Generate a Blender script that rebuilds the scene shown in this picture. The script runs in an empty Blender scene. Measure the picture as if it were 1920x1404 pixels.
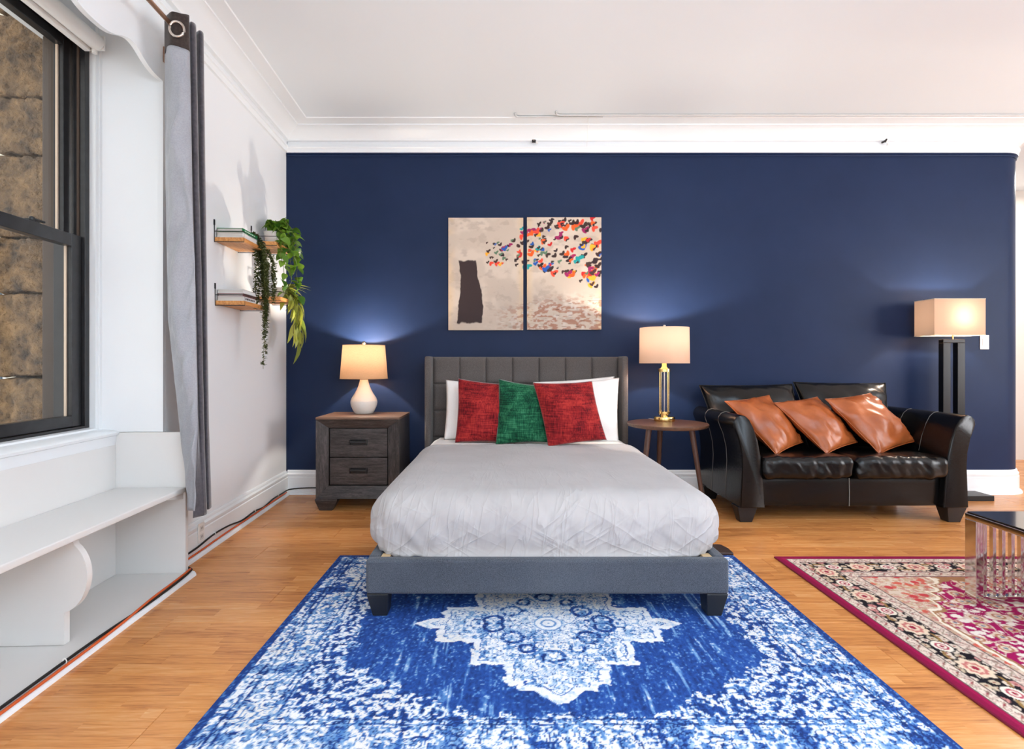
import bpy, bmesh, math, random
import numpy as np
from mathutils import Vector, Matrix, noise

random.seed(7)
rng = np.random.default_rng(7)
scene = bpy.context.scene
COL = scene.collection

# ------------------------------------------------------------------ camera
F, CX, CY, H = 1000.0, 945.0, 680.0, 1.126      # focal length (px), optical axis (px), eye height (m)
cam = bpy.data.cameras.new('camera')
cam.sensor_fit = 'HORIZONTAL'; cam.sensor_width = 36.0
cam.lens = 36.0 * F / 1920.0
cam.shift_x = (960 - CX) / 1920.0
cam.shift_y = (CY - 702) / 1920.0
cam.clip_start = 0.02
camo = bpy.data.objects.new('camera', cam); COL.objects.link(camo)
camo.location = (0, 0, H); camo.rotation_euler = (math.pi / 2, 0, 0)
scene.camera = camo

# ------------------------------------------------------------------ world, light, exposure
scene.view_settings.view_transform = 'Standard'
scene.view_settings.look = 'None'
scene.view_settings.gamma = 1.0
scene.view_settings.use_curve_mapping = False
scene.view_settings.exposure = 0.10
world = bpy.data.worlds.new('sky'); scene.world = world; world.use_nodes = True
bg = world.node_tree.nodes['Background']
bg.inputs[0].default_value = (1.0, 0.97, 0.945, 1); bg.inputs[1].default_value = 1.6
TH = math.atan(0.05)                            # the window wall is not quite square to the bed wall

def area(name, loc, rot, sx, sy, power, col=(1, 1, 1), portal=False):
    l = bpy.data.lights.new(name, 'AREA'); l.shape = 'RECTANGLE'; l.size = sx; l.size_y = sy
    l.energy = power; l.color = col
    if portal: l.cycles.is_portal = True
    o = bpy.data.objects.new(name, l); COL.objects.link(o); o.location = loc; o.rotation_euler = rot
    return o
R90 = math.pi / 2
# unseen fill light added behind the camera, aimed up to brighten the ceiling
area('ceiling_fill', (2.0, -0.9, 2.0), (math.pi, 0, 0), 1.6, 1.2, 205, (0.70, 0.86, 1.0))
# added fill lights out of view, standing in for daylight behind and beside the camera
area('rear_fill', (1.6, -2.35, 1.75), (R90, 0, 0), 4.4, 2.1, 44, (0.96, 0.97, 1.0))  # general fill added in front of the closed rear wall
area('left_fill', (-1.50, -1.1, 1.8), (0, -R90, 0), 1.9, 1.8, 50, (0.95, 0.97, 1.0))  # fill added along the closed window wall behind the camera
area('right_fill', (6.55, 1.6, 1.7), (0, R90, 0), 1.9, 2.6, 140, (0.94, 0.96, 1.0))  # fill added at the right for sofa reflections and the left wall
area('hall_fill', (5.7, 5.4, 3.05), (0, 0, 0), 0.5, 0.5, 38, (1.0, 0.96, 0.9))  # unseen light added to brighten the hall and the rounded navy corner
area('window_portal', (-2.16 - 0.05 * 2.0, 2.0, 1.77), (0, -R90, TH), 1.95, 1.6, 1, portal=True)

# ------------------------------------------------------------------ helpers
def C(r, g, b):
    f = lambda c: (c / 255 / 12.92) if c / 255 <= 0.04045 else ((c / 255 + 0.055) / 1.055) ** 2.4
    return (f(r), f(g), f(b), 1.0)

def P(px, py, d):                                # photo pixel at depth d -> world point
    return Vector(((px - CX) * d / F, d, H - (py - CY) * d / F))
def PX(px, d): return (px - CX) * d / F
def PZ(py, d): return H - (py - CY) * d / F

class NT:
    def __init__(s, name):
        s.m = bpy.data.materials.new(name); s.m.use_nodes = True
        s.t = s.m.node_tree; s.b = s.t.nodes['Principled BSDF']; s.o = s.t.nodes['Material Output']
    def n(s, typ, **kw):
        nd = s.t.nodes.new(typ)
        for k, v in kw.items():
            if k.startswith('i_'):
                key = k[2:]; key = int(key) if key.isdigit() else key.replace('_', ' ')
                if isinstance(v, bpy.types.NodeSocket): s.t.links.new(v, nd.inputs[key])
                else: nd.inputs[key].default_value = v
            else: setattr(nd, k, v)
        return nd
    def l(s, a, b): s.t.links.new(a, b)
    def math(s, op, a, b=0.0, c=None):
        nd = s.t.nodes.new('ShaderNodeMath'); nd.operation = op
        for i, v in enumerate((a, b) if c is None else (a, b, c)):
            if isinstance(v, bpy.types.NodeSocket): s.t.links.new(v, nd.inputs[i])
            else: nd.inputs[i].default_value = v
        return nd.outputs[0]
    def mix(s, fac, a, b, blend='MIX'):
        nd = s.t.nodes.new('ShaderNodeMix'); nd.data_type = 'RGBA'; nd.blend_type = blend
        for k, v in ((0, fac), (6, a), (7, b)):
            if isinstance(v, bpy.types.NodeSocket): s.t.links.new(v, nd.inputs[k])
            else: nd.inputs[k].default_value = v
        return nd.outputs[2]
    def ramp(s, fac, stops):
        nd = s.t.nodes.new('ShaderNodeValToRGB'); s.t.links.new(fac, nd.inputs[0])
        e = nd.color_ramp.elements
        while len(e) > 1: e.remove(e[0])
        e[0].position, e[0].color = stops[0]
        for p, c in stops[1:]:
            x = e.new(p); x.color = c
        return nd.outputs[0]
    def coords(s, kind='Object', scale=(1, 1, 1), jitter=False):
        tc = s.t.nodes.new('ShaderNodeTexCoord'); v = tc.outputs[kind]
        mp = s.t.nodes.new('ShaderNodeMapping'); mp.inputs['Scale'].default_value = scale; s.l(v, mp.inputs[0])
        if jitter:
            oi = s.t.nodes.new('ShaderNodeObjectInfo')
            cv = s.t.nodes.new('ShaderNodeCombineXYZ')
            for i, k in enumerate((37.0, 53.0, 71.0)): s.l(s.math('MULTIPLY', oi.outputs['Random'], k), cv.inputs[i])
            s.l(cv.outputs[0], mp.inputs['Location'])
        return mp.outputs[0]
    def noise(s, vec, scale, detail=4, rough=0.55, dist=0.0):
        nd = s.n('ShaderNodeTexNoise', i_Scale=scale, i_Detail=detail, i_Roughness=rough, i_Distortion=dist)
        s.l(vec, nd.inputs['Vector']); return nd.outputs[0]
    def bump(s, h, strength=0.3, dist=0.01):
        nd = s.n('ShaderNodeBump', i_Strength=strength, i_Distance=dist); s.l(h, nd.inputs['Height'])
        s.l(nd.outputs[0], s.b.inputs['Normal']); return nd

MAT = {}
def pm(name, col, rough=0.5, metal=0.0, spec=0.5, col2=None, scale=8, stretch=(1, 1, 1), detail=4, bump=0, bscale=60,
       bdist=0.01, coat=0, sheen=0, lo=0.35, hi=0.65, jitter=False):
    if name in MAT: return MAT[name]
    s = NT(name); b = s.b
    b.inputs['Base Color'].default_value = col; b.inputs['Roughness'].default_value = rough
    b.inputs['Metallic'].default_value = metal; b.inputs['Specular IOR Level'].default_value = spec
    if coat: b.inputs['Coat Weight'].default_value = coat; b.inputs['Coat Roughness'].default_value = 0.12
    if sheen: b.inputs['Sheen Weight'].default_value = sheen; b.inputs['Sheen Roughness'].default_value = 0.4
    v = s.coords('Object', stretch, jitter)
    h = s.noise(v, scale, detail)
    if col2 is not None: s.l(s.ramp(h, [(lo, col), (hi, col2)]), b.inputs['Base Color'])
    if bump: s.bump(s.noise(v, bscale, 5), bump, bdist)
    MAT[name] = s.m; return s.m

# plain-colour and grained materials
white_wall = pm('white_wall_paint', C(234, 236, 238), 0.6, bump=0.12, bscale=9, bdist=0.01)
ceil_m = pm('ceiling_paint', C(230, 236, 240), 0.7, bump=0.05, bscale=6)
trim_m = pm('white_gloss_trim', C(234, 237, 239), 0.35, bump=0.04, bscale=14)
bench_m = pm('bench_paint', C(224, 222, 219), 0.42, bump=0.05, bscale=12)
blue_m = pm('navy_wall_paint', C(25, 40, 70), 0.46, spec=0.16, col2=C(28, 43, 74), scale=2.5, bump=0.10, bscale=11, bdist=0.012)
black_frame = pm('black_window_paint', C(28, 28, 30), 0.32, col2=C(40, 40, 42), scale=20)
brown_strip = pm('brown_painted_metal', C(66, 52, 42), 0.6, col2=C(84, 68, 56), scale=3, stretch=(1, 1, .2))
pale_strip = pm('pale_wood_stop', C(214, 190, 168), 0.5)
stone_m = pm('rough_stone', C(104, 90, 80), 0.9, col2=C(198, 160, 118), scale=14, detail=12, bump=1.0, bscale=60, bdist=0.06, lo=0.3, hi=0.68, jitter=True)
chrome = pm('chrome', C(215, 212, 210), 0.07, 1.0)
nickel = pm('satin_nickel', C(205, 195, 185), 0.25, 1.0)
brass = pm('polished_brass', C(236, 200, 128), 0.2, 1.0)
black_metal = pm('black_metal', C(20, 20, 22), 0.4)
black_gloss = pm('black_gloss_wood', C(11, 10, 11), 0.34, spec=0.3)
black_glass = pm('black_tinted_glass', C(20, 22, 26), 0.06, coat=0.6)
leather = pm('black_leather', C(9, 9, 10), 0.27, spec=0.36, bump=0.16, bscale=55, bdist=0.006)
tan_leather = pm('tan_leather', C(150, 76, 34), 0.33, col2=C(178, 96, 48), scale=6, bump=0.12, bscale=45, bdist=0.006)
stitch_m = pm('grey_stitching', C(120, 116, 112), 0.6)
ceramic = pm('cream_ceramic', C(238, 226, 208), 0.3, coat=0.3)
ceramic_low = pm('cream_ceramic_ribbed', C(228, 222, 212), 0.45, bump=0.3, bscale=60)
white_plastic = pm('white_plastic', C(236, 234, 230), 0.4)
black_rubber = pm('black_cable', C(22, 22, 24), 0.5)
orange_rubber = pm('orange_cable', C(206, 92, 44), 0.5)
pale_wood = pm('pale_pine', C(205, 178, 140), 0.6, col2=C(186, 156, 116), scale=6, stretch=(1, 6, 6))
shelf_wood = pm('shelf_pine', C(196, 128, 66), 0.5, col2=C(226, 164, 98), scale=7, stretch=(12, 1.5, 12), bump=0.1)
walnut = pm('walnut', C(74, 50, 38), 0.33, col2=C(110, 76, 56), scale=5, stretch=(2, 16, 2), bump=0.05)
walnut_leg = pm('walnut_leg', C(78, 52, 42), 0.38, col2=C(100, 68, 54), scale=6, stretch=(8, 8, 1))
dark_brown = pm('dark_brown_board', C(52, 36, 34), 0.45)
leg_black = pm('black_stained_wood', C(26, 28, 32), 0.42)
pot_m = pm('white_pot', C(228, 224, 218), 0.4)
soil_m = pm('soil', C(50, 38, 30), 0.95, bump=0.5)
stem_m = pm('plant_stem', C(110, 112, 52), 0.6)
pages_m = pm('book_pages', C(226, 222, 214), 0.8, col2=C(206, 202, 194), scale=3, stretch=(1, 1, 90))
book_white = pm('book_cover_white', C(226, 226, 224), 0.5)
book_green = pm('book_cover_green', C(22, 128, 66), 0.45)
book_dark = pm('book_cover_dark', C(48, 46, 50), 0.5)
book_rose = pm('book_cover_rose', C(150, 92, 92), 0.5)
print_dark = pm('dark_print', C(40, 36, 40), 0.6)
print_pale = pm('pale_print', C(214, 238, 220), 0.6)
bulb_m = pm('bulb', C(255, 240, 220), 0.4)
outside_wall = pm('neighbour_wall', C(226, 222, 206), 0.8, col2=C(206, 200, 182), scale=3)
outside_glass = pm('neighbour_window', C(70, 84, 96), 0.15)
hall_m = pm('hall_wall_paint', C(232, 226, 218), 0.6)

def fabric(name, c1, c2, scale=180, rough=0.9, sheen=0.15, bump=0.25, blotch=3.0, amt=0.5, stretch=(1, 1, 1), jitter=False):
    s = NT(name); b = s.b; b.inputs['Roughness'].default_value = rough
    b.inputs['Specular IOR Level'].default_value = 0.2
    b.inputs['Sheen Weight'].default_value = sheen
    v = s.coords('Object', stretch, jitter)
    n1 = s.noise(v, scale, 2); n2 = s.noise(v, blotch, 4)
    f = s.math('ADD', s.math('MULTIPLY', n1, 1 - amt), s.math('MULTIPLY', n2, amt))
    s.l(s.ramp(f, [(0.38, c1), (0.62, c2)]), b.inputs['Base Color'])
    s.bump(n1, bump, 0.003); MAT[name] = s.m; return s.m
frame_fab = fabric('grey_bed_upholstery', C(52, 57, 66), C(90, 96, 106), 420, amt=0.2)
head_fab = fabric('grey_headboard_upholstery', C(74, 69, 67), C(112, 105, 102), 420, amt=0.2)
curtain_fab = fabric('grey_velvet_curtain', C(62, 60, 66), C(88, 85, 92), 60, sheen=0.5, amt=0.6)
lining_fab = fabric('grey_curtain_lining', C(150, 152, 158), C(164, 166, 172), 160, rough=0.38, sheen=0.1, bump=0.04)
header_fab = fabric('dark_curtain_header', C(52, 44, 42), C(70, 60, 56), 80)
cover_fab0 = fabric('light_grey_cover', C(178, 176, 177), C(188, 186, 187), 220, sheen=0.1, bump=0.06, amt=0.8)
def cover_mat():                                 # creased cotton
    s = NT('light_grey_cotton'); b = s.b; b.inputs['Roughness'].default_value = 0.85; b.inputs['Specular IOR Level'].default_value = 0.2
    b.inputs['Sheen Weight'].default_value = 0.1
    tc = s.n('ShaderNodeTexCoord'); sp = s.n('ShaderNodeSeparateXYZ'); s.l(tc.outputs['Object'], sp.inputs[0])
    h = None
    for rot, st, sc, am in ((0.62, (0.8, 1, 4.2), 2.2, 1.0), (-0.5, (0.9, 1, 5), 2.0, 0.6), (1.40, (1.0, 1, 7), 2.6, 0.7)):
        mp = s.n('ShaderNodeMapping'); s.l(tc.outputs['Object'], mp.inputs[0]); mp.inputs['Rotation'].default_value = (0, rot, 0); mp.inputs['Location'].default_value = (rot * 7, 3, 1)
        mp2 = s.n('ShaderNodeMapping'); s.l(mp.outputs[0], mp2.inputs[0]); mp2.inputs['Scale'].default_value = st
        n = s.noise(mp2.outputs[0], sc, 2, 0.5, 0.6); r = s.math('POWER', s.math('SUBTRACT', 1.0, s.math('MULTIPLY', s.math('ABSOLUTE', s.math('SUBTRACT', n, 0.5)), 2.0)), 9.0)
        r = s.math('MULTIPLY', s.math('MULTIPLY', r, am), s.math('POWER', s.noise(s.coords('Object', (1, 1, 1)), 3.3 + rot, 1), 1.5)); h = r if h is None else s.math('ADD', h, r)
    low = s.n('ShaderNodeMapRange', i_1=0.30, i_2=0.20, i_3=0.10, i_4=1.0); s.l(sp.outputs[2], low.inputs[0])
    s.bump(s.math('MULTIPLY', h, low.outputs[0]), 0.42, 0.03)
    v = s.coords('Object'); s.l(s.ramp(s.noise(v, 3, 3), [(0.35, C(174, 171, 171)), (0.65, C(182, 179, 179))]), b.inputs['Base Color'])
    return s.m
cover_fab = cover_mat()
sheet_fab = fabric('white_sheet', C(240, 236, 232), C(246, 243, 240), 200, sheen=0.1, bump=0.06)

def velvet(name, c1, c2, c3):                    # crosshatched chenille
    s = NT(name); b = s.b; b.inputs['Roughness'].default_value = 0.85
    b.inputs['Specular IOR Level'].default_value = 0.2
    b.inputs['Sheen Weight'].default_value = 0.35; b.inputs['Sheen Roughness'].default_value = 0.35
    h1 = s.noise(s.coords('Object', (6, 6, 90), True), 1.6, 3)
    h2 = s.noise(s.coords('Object', (90, 90, 6), True), 1.6, 3)
    n2 = s.noise(s.coords('Object', (1, 1, 1), True), 9, 3)
    f = s.math('ADD', s.math('MULTIPLY', s.math('ADD', h1, h2), 0.33), s.math('MULTIPLY', n2, 0.34))
    s.l(s.ramp(f, [(0.41, c1), (0.5, c2), (0.60, c3)]), b.inputs['Base Color'])
    s.bump(s.math('ADD', h1, h2), 0.3, 0.003); MAT[name] = s.m; return s.m
red_vel = velvet('red_chenille', C(84, 12, 20), C(138, 28, 32), C(178, 52, 46))
green_vel = velvet('green_chenille', C(8, 48, 34), C(20, 84, 56), C(56, 124, 88))

def shade_mat(name, col, fac, weave):            # lamp shade: light comes through from the bulb inside
    s = NT(name); s.t.nodes.remove(s.b)
    v = s.coords('Object', (1, 1, 1))
    h = s.noise(s.coords('Object', (1, 1, 9)), weave, 3)
    c = s.mix(h, tuple(x * 0.72 for x in col[:3]) + (1,), tuple(min(1, x * 1.12) for x in col[:3]) + (1,)) if weave else None
    d = s.n('ShaderNodeBsdfDiffuse', i_Color=col); t = s.n('ShaderNodeBsdfTranslucent', i_Color=col)
    if c is not None: s.l(c, d.inputs[0]); s.l(c, t.inputs[0])
    m = s.n('ShaderNodeMixShader', i_0=fac); s.l(d.outputs[0], m.inputs[1]); s.l(t.outputs[0], m.inputs[2])
    s.l(m.outputs[0], s.o.inputs[0]); return s.m
burlap = shade_mat('burlap_shade', C(180, 140, 106), 0.085, 60)
white_shade = shade_mat('white_linen_shade', C(190, 158, 136), 0.050, 0)
floor_shade = shade_mat('cream_linen_shade', C(190, 160, 136), 0.062, 0)

def leaf_mat(name, c1, c2):
    s = NT(name); s.b.inputs['Roughness'].default_value = 0.4
    oi = s.n('ShaderNodeObjectInfo'); v = s.coords('Object', (1, 1, 1), True)
    f = s.math('ADD', s.math('MULTIPLY', oi.outputs['Random'], 0.6), s.math('MULTIPLY', s.noise(v, 30, 2), 0.4))
    s.l(s.ramp(f, [(0.15, c1), (0.8, c2)]), s.b.inputs['Base Color'])
    tr = s.n('ShaderNodeBsdfTranslucent'); tr.inputs[0].default_value = c2
    mx = s.n('ShaderNodeMixShader', i_0=0.25); s.l(s.b.outputs[0], mx.inputs[1]); s.l(tr.outputs[0], mx.inputs[2])
    s.l(mx.outputs[0], s.o.inputs[0]); return s.m
leaf_big = leaf_mat('pothos_leaf', C(34, 88, 26), C(120, 158, 48))
leaf_small = leaf_mat('string_leaf', C(52, 70, 36), C(112, 118, 66))
leaf_long = leaf_mat('strap_leaf', C(96, 122, 34), C(190, 192, 84))

def glass_mat(name, tint, gloss=0.06):
    s = NT(name); s.t.nodes.remove(s.b)
    tr = s.n('ShaderNodeBsdfTransparent', i_Color=tint); g = s.n('ShaderNodeBsdfGlossy', i_Roughness=0.02)
    lw = s.n('ShaderNodeLayerWeight', i_Blend=0.5); fr = s.math('MULTIPLY_ADD', s.math('POWER', lw.outputs['Facing'], 4.0), 0.45, 0.02)
    m = s.n('ShaderNodeMixShader'); s.l(fr, m.inputs[0]); s.l(tr.outputs[0], m.inputs[1]); s.l(g.outputs[0], m.inputs[2])
    s.l(m.outputs[0], s.o.inputs[0]); return s.m
pane_m = glass_mat('window_glass', (0.95, 0.97, 0.97, 1))
column_glass = glass_mat('clear_column_glass', (0.97, 0.97, 0.97, 1))

def night_wood():
    s = NT('grey_oak_laminate'); b = s.b; b.inputs['Roughness'].default_value = 0.4
    v = s.coords('Object', (3, 3, 28), True)
    f = s.math('ADD', s.math('MULTIPLY', s.noise(v, 3.0, 6, 0.6, 0.4), 0.6), s.math('MULTIPLY', s.noise(v, 16, 3), 0.4))
    s.l(s.ramp(f, [(0.36, C(28, 26, 26)), (0.5, C(58, 53, 52)), (0.66, C(88, 82, 80))]), b.inputs['Base Color'])
    s.bump(f, 0.15, 0.004); return s.m
night_m = night_wood()
def night_wood_v():
    s = NT('grey_oak_laminate_upright'); b = s.b; b.inputs['Roughness'].default_value = 0.4
    v = s.coords('Object', (26, 26, 3), True)
    f = s.math('ADD', s.math('MULTIPLY', s.noise(v, 3.0, 6, 0.6, 0.4), 0.6), s.math('MULTIPLY', s.noise(v, 16, 3), 0.4))
    s.l(s.ramp(f, [(0.36, C(28, 26, 26)), (0.5, C(58, 53, 52)), (0.66, C(88, 82, 80))]), b.inputs['Base Color'])
    s.bump(f, 0.15, 0.004); return s.m
night_v = night_wood_v()

def floor_wood():                                # oak laminate: three printed strips to a board
    s = NT('oak_laminate'); b = s.b; b.inputs['Roughness'].default_value = 0.27; b.inputs['Specular IOR Level'].default_value = 0.45
    oi = s.n('ShaderNodeObjectInfo'); rnd = oi.outputs['Random']
    tc = s.n('ShaderNodeTexCoord'); sx = s.n('ShaderNodeSeparateXYZ'); s.l(tc.outputs['Object'], sx.inputs[0])
    row = s.math('FLOOR', s.math('DIVIDE', s.math('ADD', sx.outputs[1], 0.095), 0.0634))
    xo = s.math('ADD', sx.outputs[0], s.math('MULTIPLY', row, 0.273))
    seg = s.math('FLOOR', s.math('DIVIDE', s.math('ADD', xo, s.math('MULTIPLY', rnd, 3.0)), 0.43))
    key = s.n('ShaderNodeCombineXYZ'); s.l(row, key.inputs[0]); s.l(seg, key.inputs[1]); s.l(s.math('MULTIPLY', rnd, 91.0), key.inputs[2])
    wn = s.n('ShaderNodeTexWhiteNoise', noise_dimensions='3D'); s.l(key.outputs[0], wn.inputs['Vector'])
    tone = wn.outputs['Value']
    gv = s.n('ShaderNodeCombineXYZ')
    s.l(s.math('ADD', s.math('MULTIPLY', sx.outputs[0], 2.2), s.math('MULTIPLY', tone, 40.0)), gv.inputs[0])
    s.l(s.math('ADD', s.math('MULTIPLY', sx.outputs[1], 34.0), s.math('MULTIPLY', rnd, 77.0)), gv.inputs[1])
    g1 = s.noise(gv.outputs[0], 1.4, 4, 0.55, 1.6); g2 = s.noise(gv.outputs[0], 9.0, 3)
    grain = s.math('ADD', s.math('MULTIPLY', g1, 0.7), s.math('MULTIPLY', g2, 0.3))
    f = s.math('ADD', s.math('MULTIPLY', grain, 0.84), s.math('MULTIPLY', tone, 0.16))
    col = s.ramp(f, [(0.30, C(152, 92, 46)), (0.40, C(194, 126, 70)), (0.52, C(214, 144, 80)), (0.62, C(222, 157, 95)), (0.74, C(230, 176, 120))])
    fy = s.math('FRACT', s.math('DIVIDE', s.math('ADD', sx.outputs[1], 0.095), 0.0634))
    edge = s.math('LESS_THAN', s.math('MINIMUM', fy, s.math('SUBTRACT', 1.0, fy)), 0.012)
    s.l(s.mix(s.math('MULTIPLY', edge, 0.35), col, C(110, 62, 30)), b.inputs['Base Color'])
    s.bump(grain, 0.05, 0.002); return s.m
floor_m = floor_wood()

def attr_mat(name, rough=0.95, nscale=260, namt=0.25, bump=0.4):   # woven or printed colour held by the mesh
    s = NT(name); b = s.b; b.inputs['Roughness'].default_value = rough; b.inputs['Specular IOR Level'].default_value = 0.15
    a = s.n('ShaderNodeAttribute', attribute_name='Col')
    n = s.noise(s.coords('Object'), nscale, 2)
    k = s.math('ADD', s.math('MULTIPLY', n, 2 * namt), 1 - namt)
    cb = s.n('ShaderNodeCombineXYZ')
    for i in range(3): s.l(k, cb.inputs[i])
    s.l(s.mix(1.0, a.outputs['Color'], cb.outputs[0], 'MULTIPLY'), b.inputs['Base Color'])
    if bump: s.bump(n, bump, 0.003)
    return s.m
rug_m = attr_mat('rug_pile'); rug2_m = attr_mat('wool_rug_pile', namt=0.15); canvas_m = attr_mat('canvas_print', 0.6, 400, 0.05, 0.1)
rug_edge = pm('blue_rug_binding', C(38, 62, 120), 0.95)
rug2_edge = pm('crimson_rug_binding', C(120, 16, 52), 0.95)
canvas_side = pm('canvas_side', C(222, 206, 186), 0.7)
# ------------------------------------------------------------------ building blocks
ORIGIN = {}; FRAME = {}
ROT = {'W': Matrix.Identity(3), 'L': Matrix.Rotation(TH, 3, 'Z')}   # L: frame square to the window wall

class MB:
    def __init__(s): s.v = []; s.f = []
    def add(s, vs, fs):
        o = len(s.v); s.v += [tuple(v) for v in vs]; s.f += [tuple(i + o for i in f) for f in fs]; return s
    def box(s, x0, x1, y0, y1, z0, z1):
        v = [(x, y, z) for z in (z0, z1) for y in (y0, y1) for x in (x0, x1)]
        return s.add(v, [(0, 2, 3, 1), (4, 5, 7, 6), (0, 1, 5, 4), (2, 6, 7, 3), (0, 4, 6, 2), (1, 3, 7, 5)])
    def frustum(s, x0, x1, y0, y1, z0, X0, X1, Y0, Y1, z1):
        v = [(x0, y0, z0), (x1, y0, z0), (x1, y1, z0), (x0, y1, z0), (X0, Y0, z1), (X1, Y0, z1), (X1, Y1, z1), (X0, Y1, z1)]
        return s.add(v, [(3, 2, 1, 0), (4, 5, 6, 7), (0, 1, 5, 4), (1, 2, 6, 5), (2, 3, 7, 6), (3, 0, 4, 7)])
    def prism(s, poly, axis, a, b):                # polygon (2 coords) extruded along axis
        def mk(p, t): return {'x': (t, p[0], p[1]), 'y': (p[0], t, p[1]), 'z': (p[0], p[1], t)}[axis]
        n = len(poly); v = [mk(p, a) for p in poly] + [mk(p, b) for p in poly]
        f = [tuple(range(n))[::-1], tuple(range(n, 2 * n))] + [(i, (i + 1) % n, n + (i + 1) % n, n + i) for i in range(n)]
        return s.add(v, f)
    def lathe(s, prof, cx, cy, seg=32, cap=True, z0=0.0):
        v = []
        for r, z in prof:
            for k in range(seg):
                a = 2 * math.pi * k / seg; v.append((cx + r * math.cos(a), cy + r * math.sin(a), z + z0))
        f = [(i * seg + k, i * seg + (k + 1) % seg, (i + 1) * seg + (k + 1) % seg, (i + 1) * seg + k) for i in range(len(prof) - 1) for k in range(seg)]
        if cap: f += [tuple(range(seg))[::-1], tuple((len(prof) - 1) * seg + k for k in range(seg))]
        return s.add(v, f)
    def tube(s, pts, r, seg=8, closed=False, r1=None):
        pts = [Vector(p) for p in pts]; n = len(pts); v = []; up = Vector((0, 0, 1))
        for i, p in enumerate(pts):
            a = pts[(i - 1) % n] if (i or closed) else p; b = pts[(i + 1) % n] if (i < n - 1 or closed) else p
            t = (b - a).normalized(); u = up if abs(t.dot(up)) < 0.95 else Vector((1, 0, 0))
            e1 = t.cross(u).normalized(); e2 = t.cross(e1)
            rr = r if r1 is None else r + (r1 - r) * i / (n - 1)
            for k in range(seg):
                q = 2 * math.pi * k / seg; v.append(p + (e1 * math.cos(q) + e2 * math.sin(q)) * rr)
        m = n if closed else n - 1
        f = [(i * seg + k, i * seg + (k + 1) % seg, ((i + 1) % n) * seg + (k + 1) % seg, ((i + 1) % n) * seg + k) for i in range(m) for k in range(seg)]
        if not closed: f += [tuple(range(seg))[::-1], tuple((n - 1) * seg + k for k in range(seg))]
        return s.add(v, f)
    def sweep(s, prof, path, closed_prof=True):    # prof: (offset to the left of the path, z); path: plan points
        pts = [Vector((p[0], p[1], 0)) for p in path]; n = len(pts); m = len(prof); v = []
        for i, p in enumerate(pts):
            d0 = (p - pts[i - 1]).normalized() if i else (pts[1] - p).normalized()
            d1 = (pts[i + 1] - p).normalized() if i < n - 1 else d0
            n0 = Vector((-d0.y, d0.x, 0)); n1 = Vector((-d1.y, d1.x, 0)); nn = (n0 + n1).normalized(); k = 1 / max(0.3, nn.dot(n0))
            for o, z in prof: v.append((p.x + nn.x * o * k, p.y + nn.y * o * k, z))
        f = [(i * m + j, i * m + (j + 1) % m, (i + 1) * m + (j + 1) % m, (i + 1) * m + j) for i in range(n - 1) for j in range(m if closed_prof else m - 1)]
        if closed_prof: f += [tuple(range(m))[::-1], tuple((n - 1) * m + j for j in range(m))]
        return s.add(v, f)
    def grid(s, fn, nu, nv):
        v = [fn(i / nu, j / nv) for j in range(nv + 1) for i in range(nu + 1)]
        f = [(j * (nu + 1) + i, j * (nu + 1) + i + 1, (j + 1) * (nu + 1) + i + 1, (j + 1) * (nu + 1) + i) for j in range(nv) for i in range(nu)]
        return s.add(v, f)
    def build(s, name, mat, parent=None, frame=None, **kw): return mk(name, s.v, s.f, mat, parent, frame, **kw)

def fix_normals(me):
    bm = bmesh.new(); bm.from_mesh(me); bmesh.ops.recalc_face_normals(bm, faces=bm.faces); bm.to_mesh(me); bm.free()

def props(o, label=None, cat=None, group=None, kind=None):
    for k, v in (('label', label), ('category', cat), ('group', group), ('kind', kind)):
        if v: o[k] = v
    return o

def mk(name, v, f, mat, parent=None, frame=None, smooth=None, bevel=0, seg=2, sub=0, label=None, cat=None, group=None, kind=None, base=None, recalc=True):
    frame = frame or (FRAME[parent] if parent else 'W')
    if parent is not None: o0 = ORIGIN[parent]
    elif base is not None: o0 = Vector(base)
    else:
        a = np.array(v); o0 = Vector(((a[:, 0].min() + a[:, 0].max()) / 2, (a[:, 1].min() + a[:, 1].max()) / 2, a[:, 2].min()))
    me = bpy.data.meshes.new(name)
    me.from_pydata([(p[0] - o0.x, p[1] - o0.y, p[2] - o0.z) for p in v], [], f)
    if recalc: fix_normals(me)
    if mat: me.materials.append(mat)
    if smooth is not None:
        me.polygons.foreach_set('use_smooth', [True] * len(me.polygons))
        if smooth < 180: me.set_sharp_from_angle(angle=math.radians(smooth))
    o = bpy.data.objects.new(name, me); COL.objects.link(o)
    if parent is not None: o.parent = parent
    else:
        o.location = ROT[frame] @ o0
        if frame == 'L': o.rotation_euler = (0, 0, TH)
    ORIGIN[o] = o0; FRAME[o] = frame
    if bevel:
        m = o.modifiers.new('bevel', 'BEVEL'); m.width = bevel; m.segments = seg; m.limit_method = 'ANGLE'; m.angle_limit = math.radians(40)
        me.polygons.foreach_set('use_smooth', [True] * len(me.polygons)); me.set_sharp_from_angle(angle=math.radians(50)) if bevel < 0.003 else None
        w = o.modifiers.new('wn', 'WEIGHTED_NORMAL')
    if sub:
        m = o.modifiers.new('sub', 'SUBSURF'); m.levels = sub; m.render_levels = sub
    return props(o, label, cat, group, kind)

def thing(name, label, cat, base, frame='W', group=None, kind=None):
    o = bpy.data.objects.new(name, None); COL.objects.link(o); o.empty_display_size = 0.05
    b = Vector(base); o.location = ROT[frame] @ b
    if frame == 'L': o.rotation_euler = (0, 0, TH)
    ORIGIN[o] = b; FRAME[o] = frame
    return props(o, label, cat, group, kind)

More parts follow.
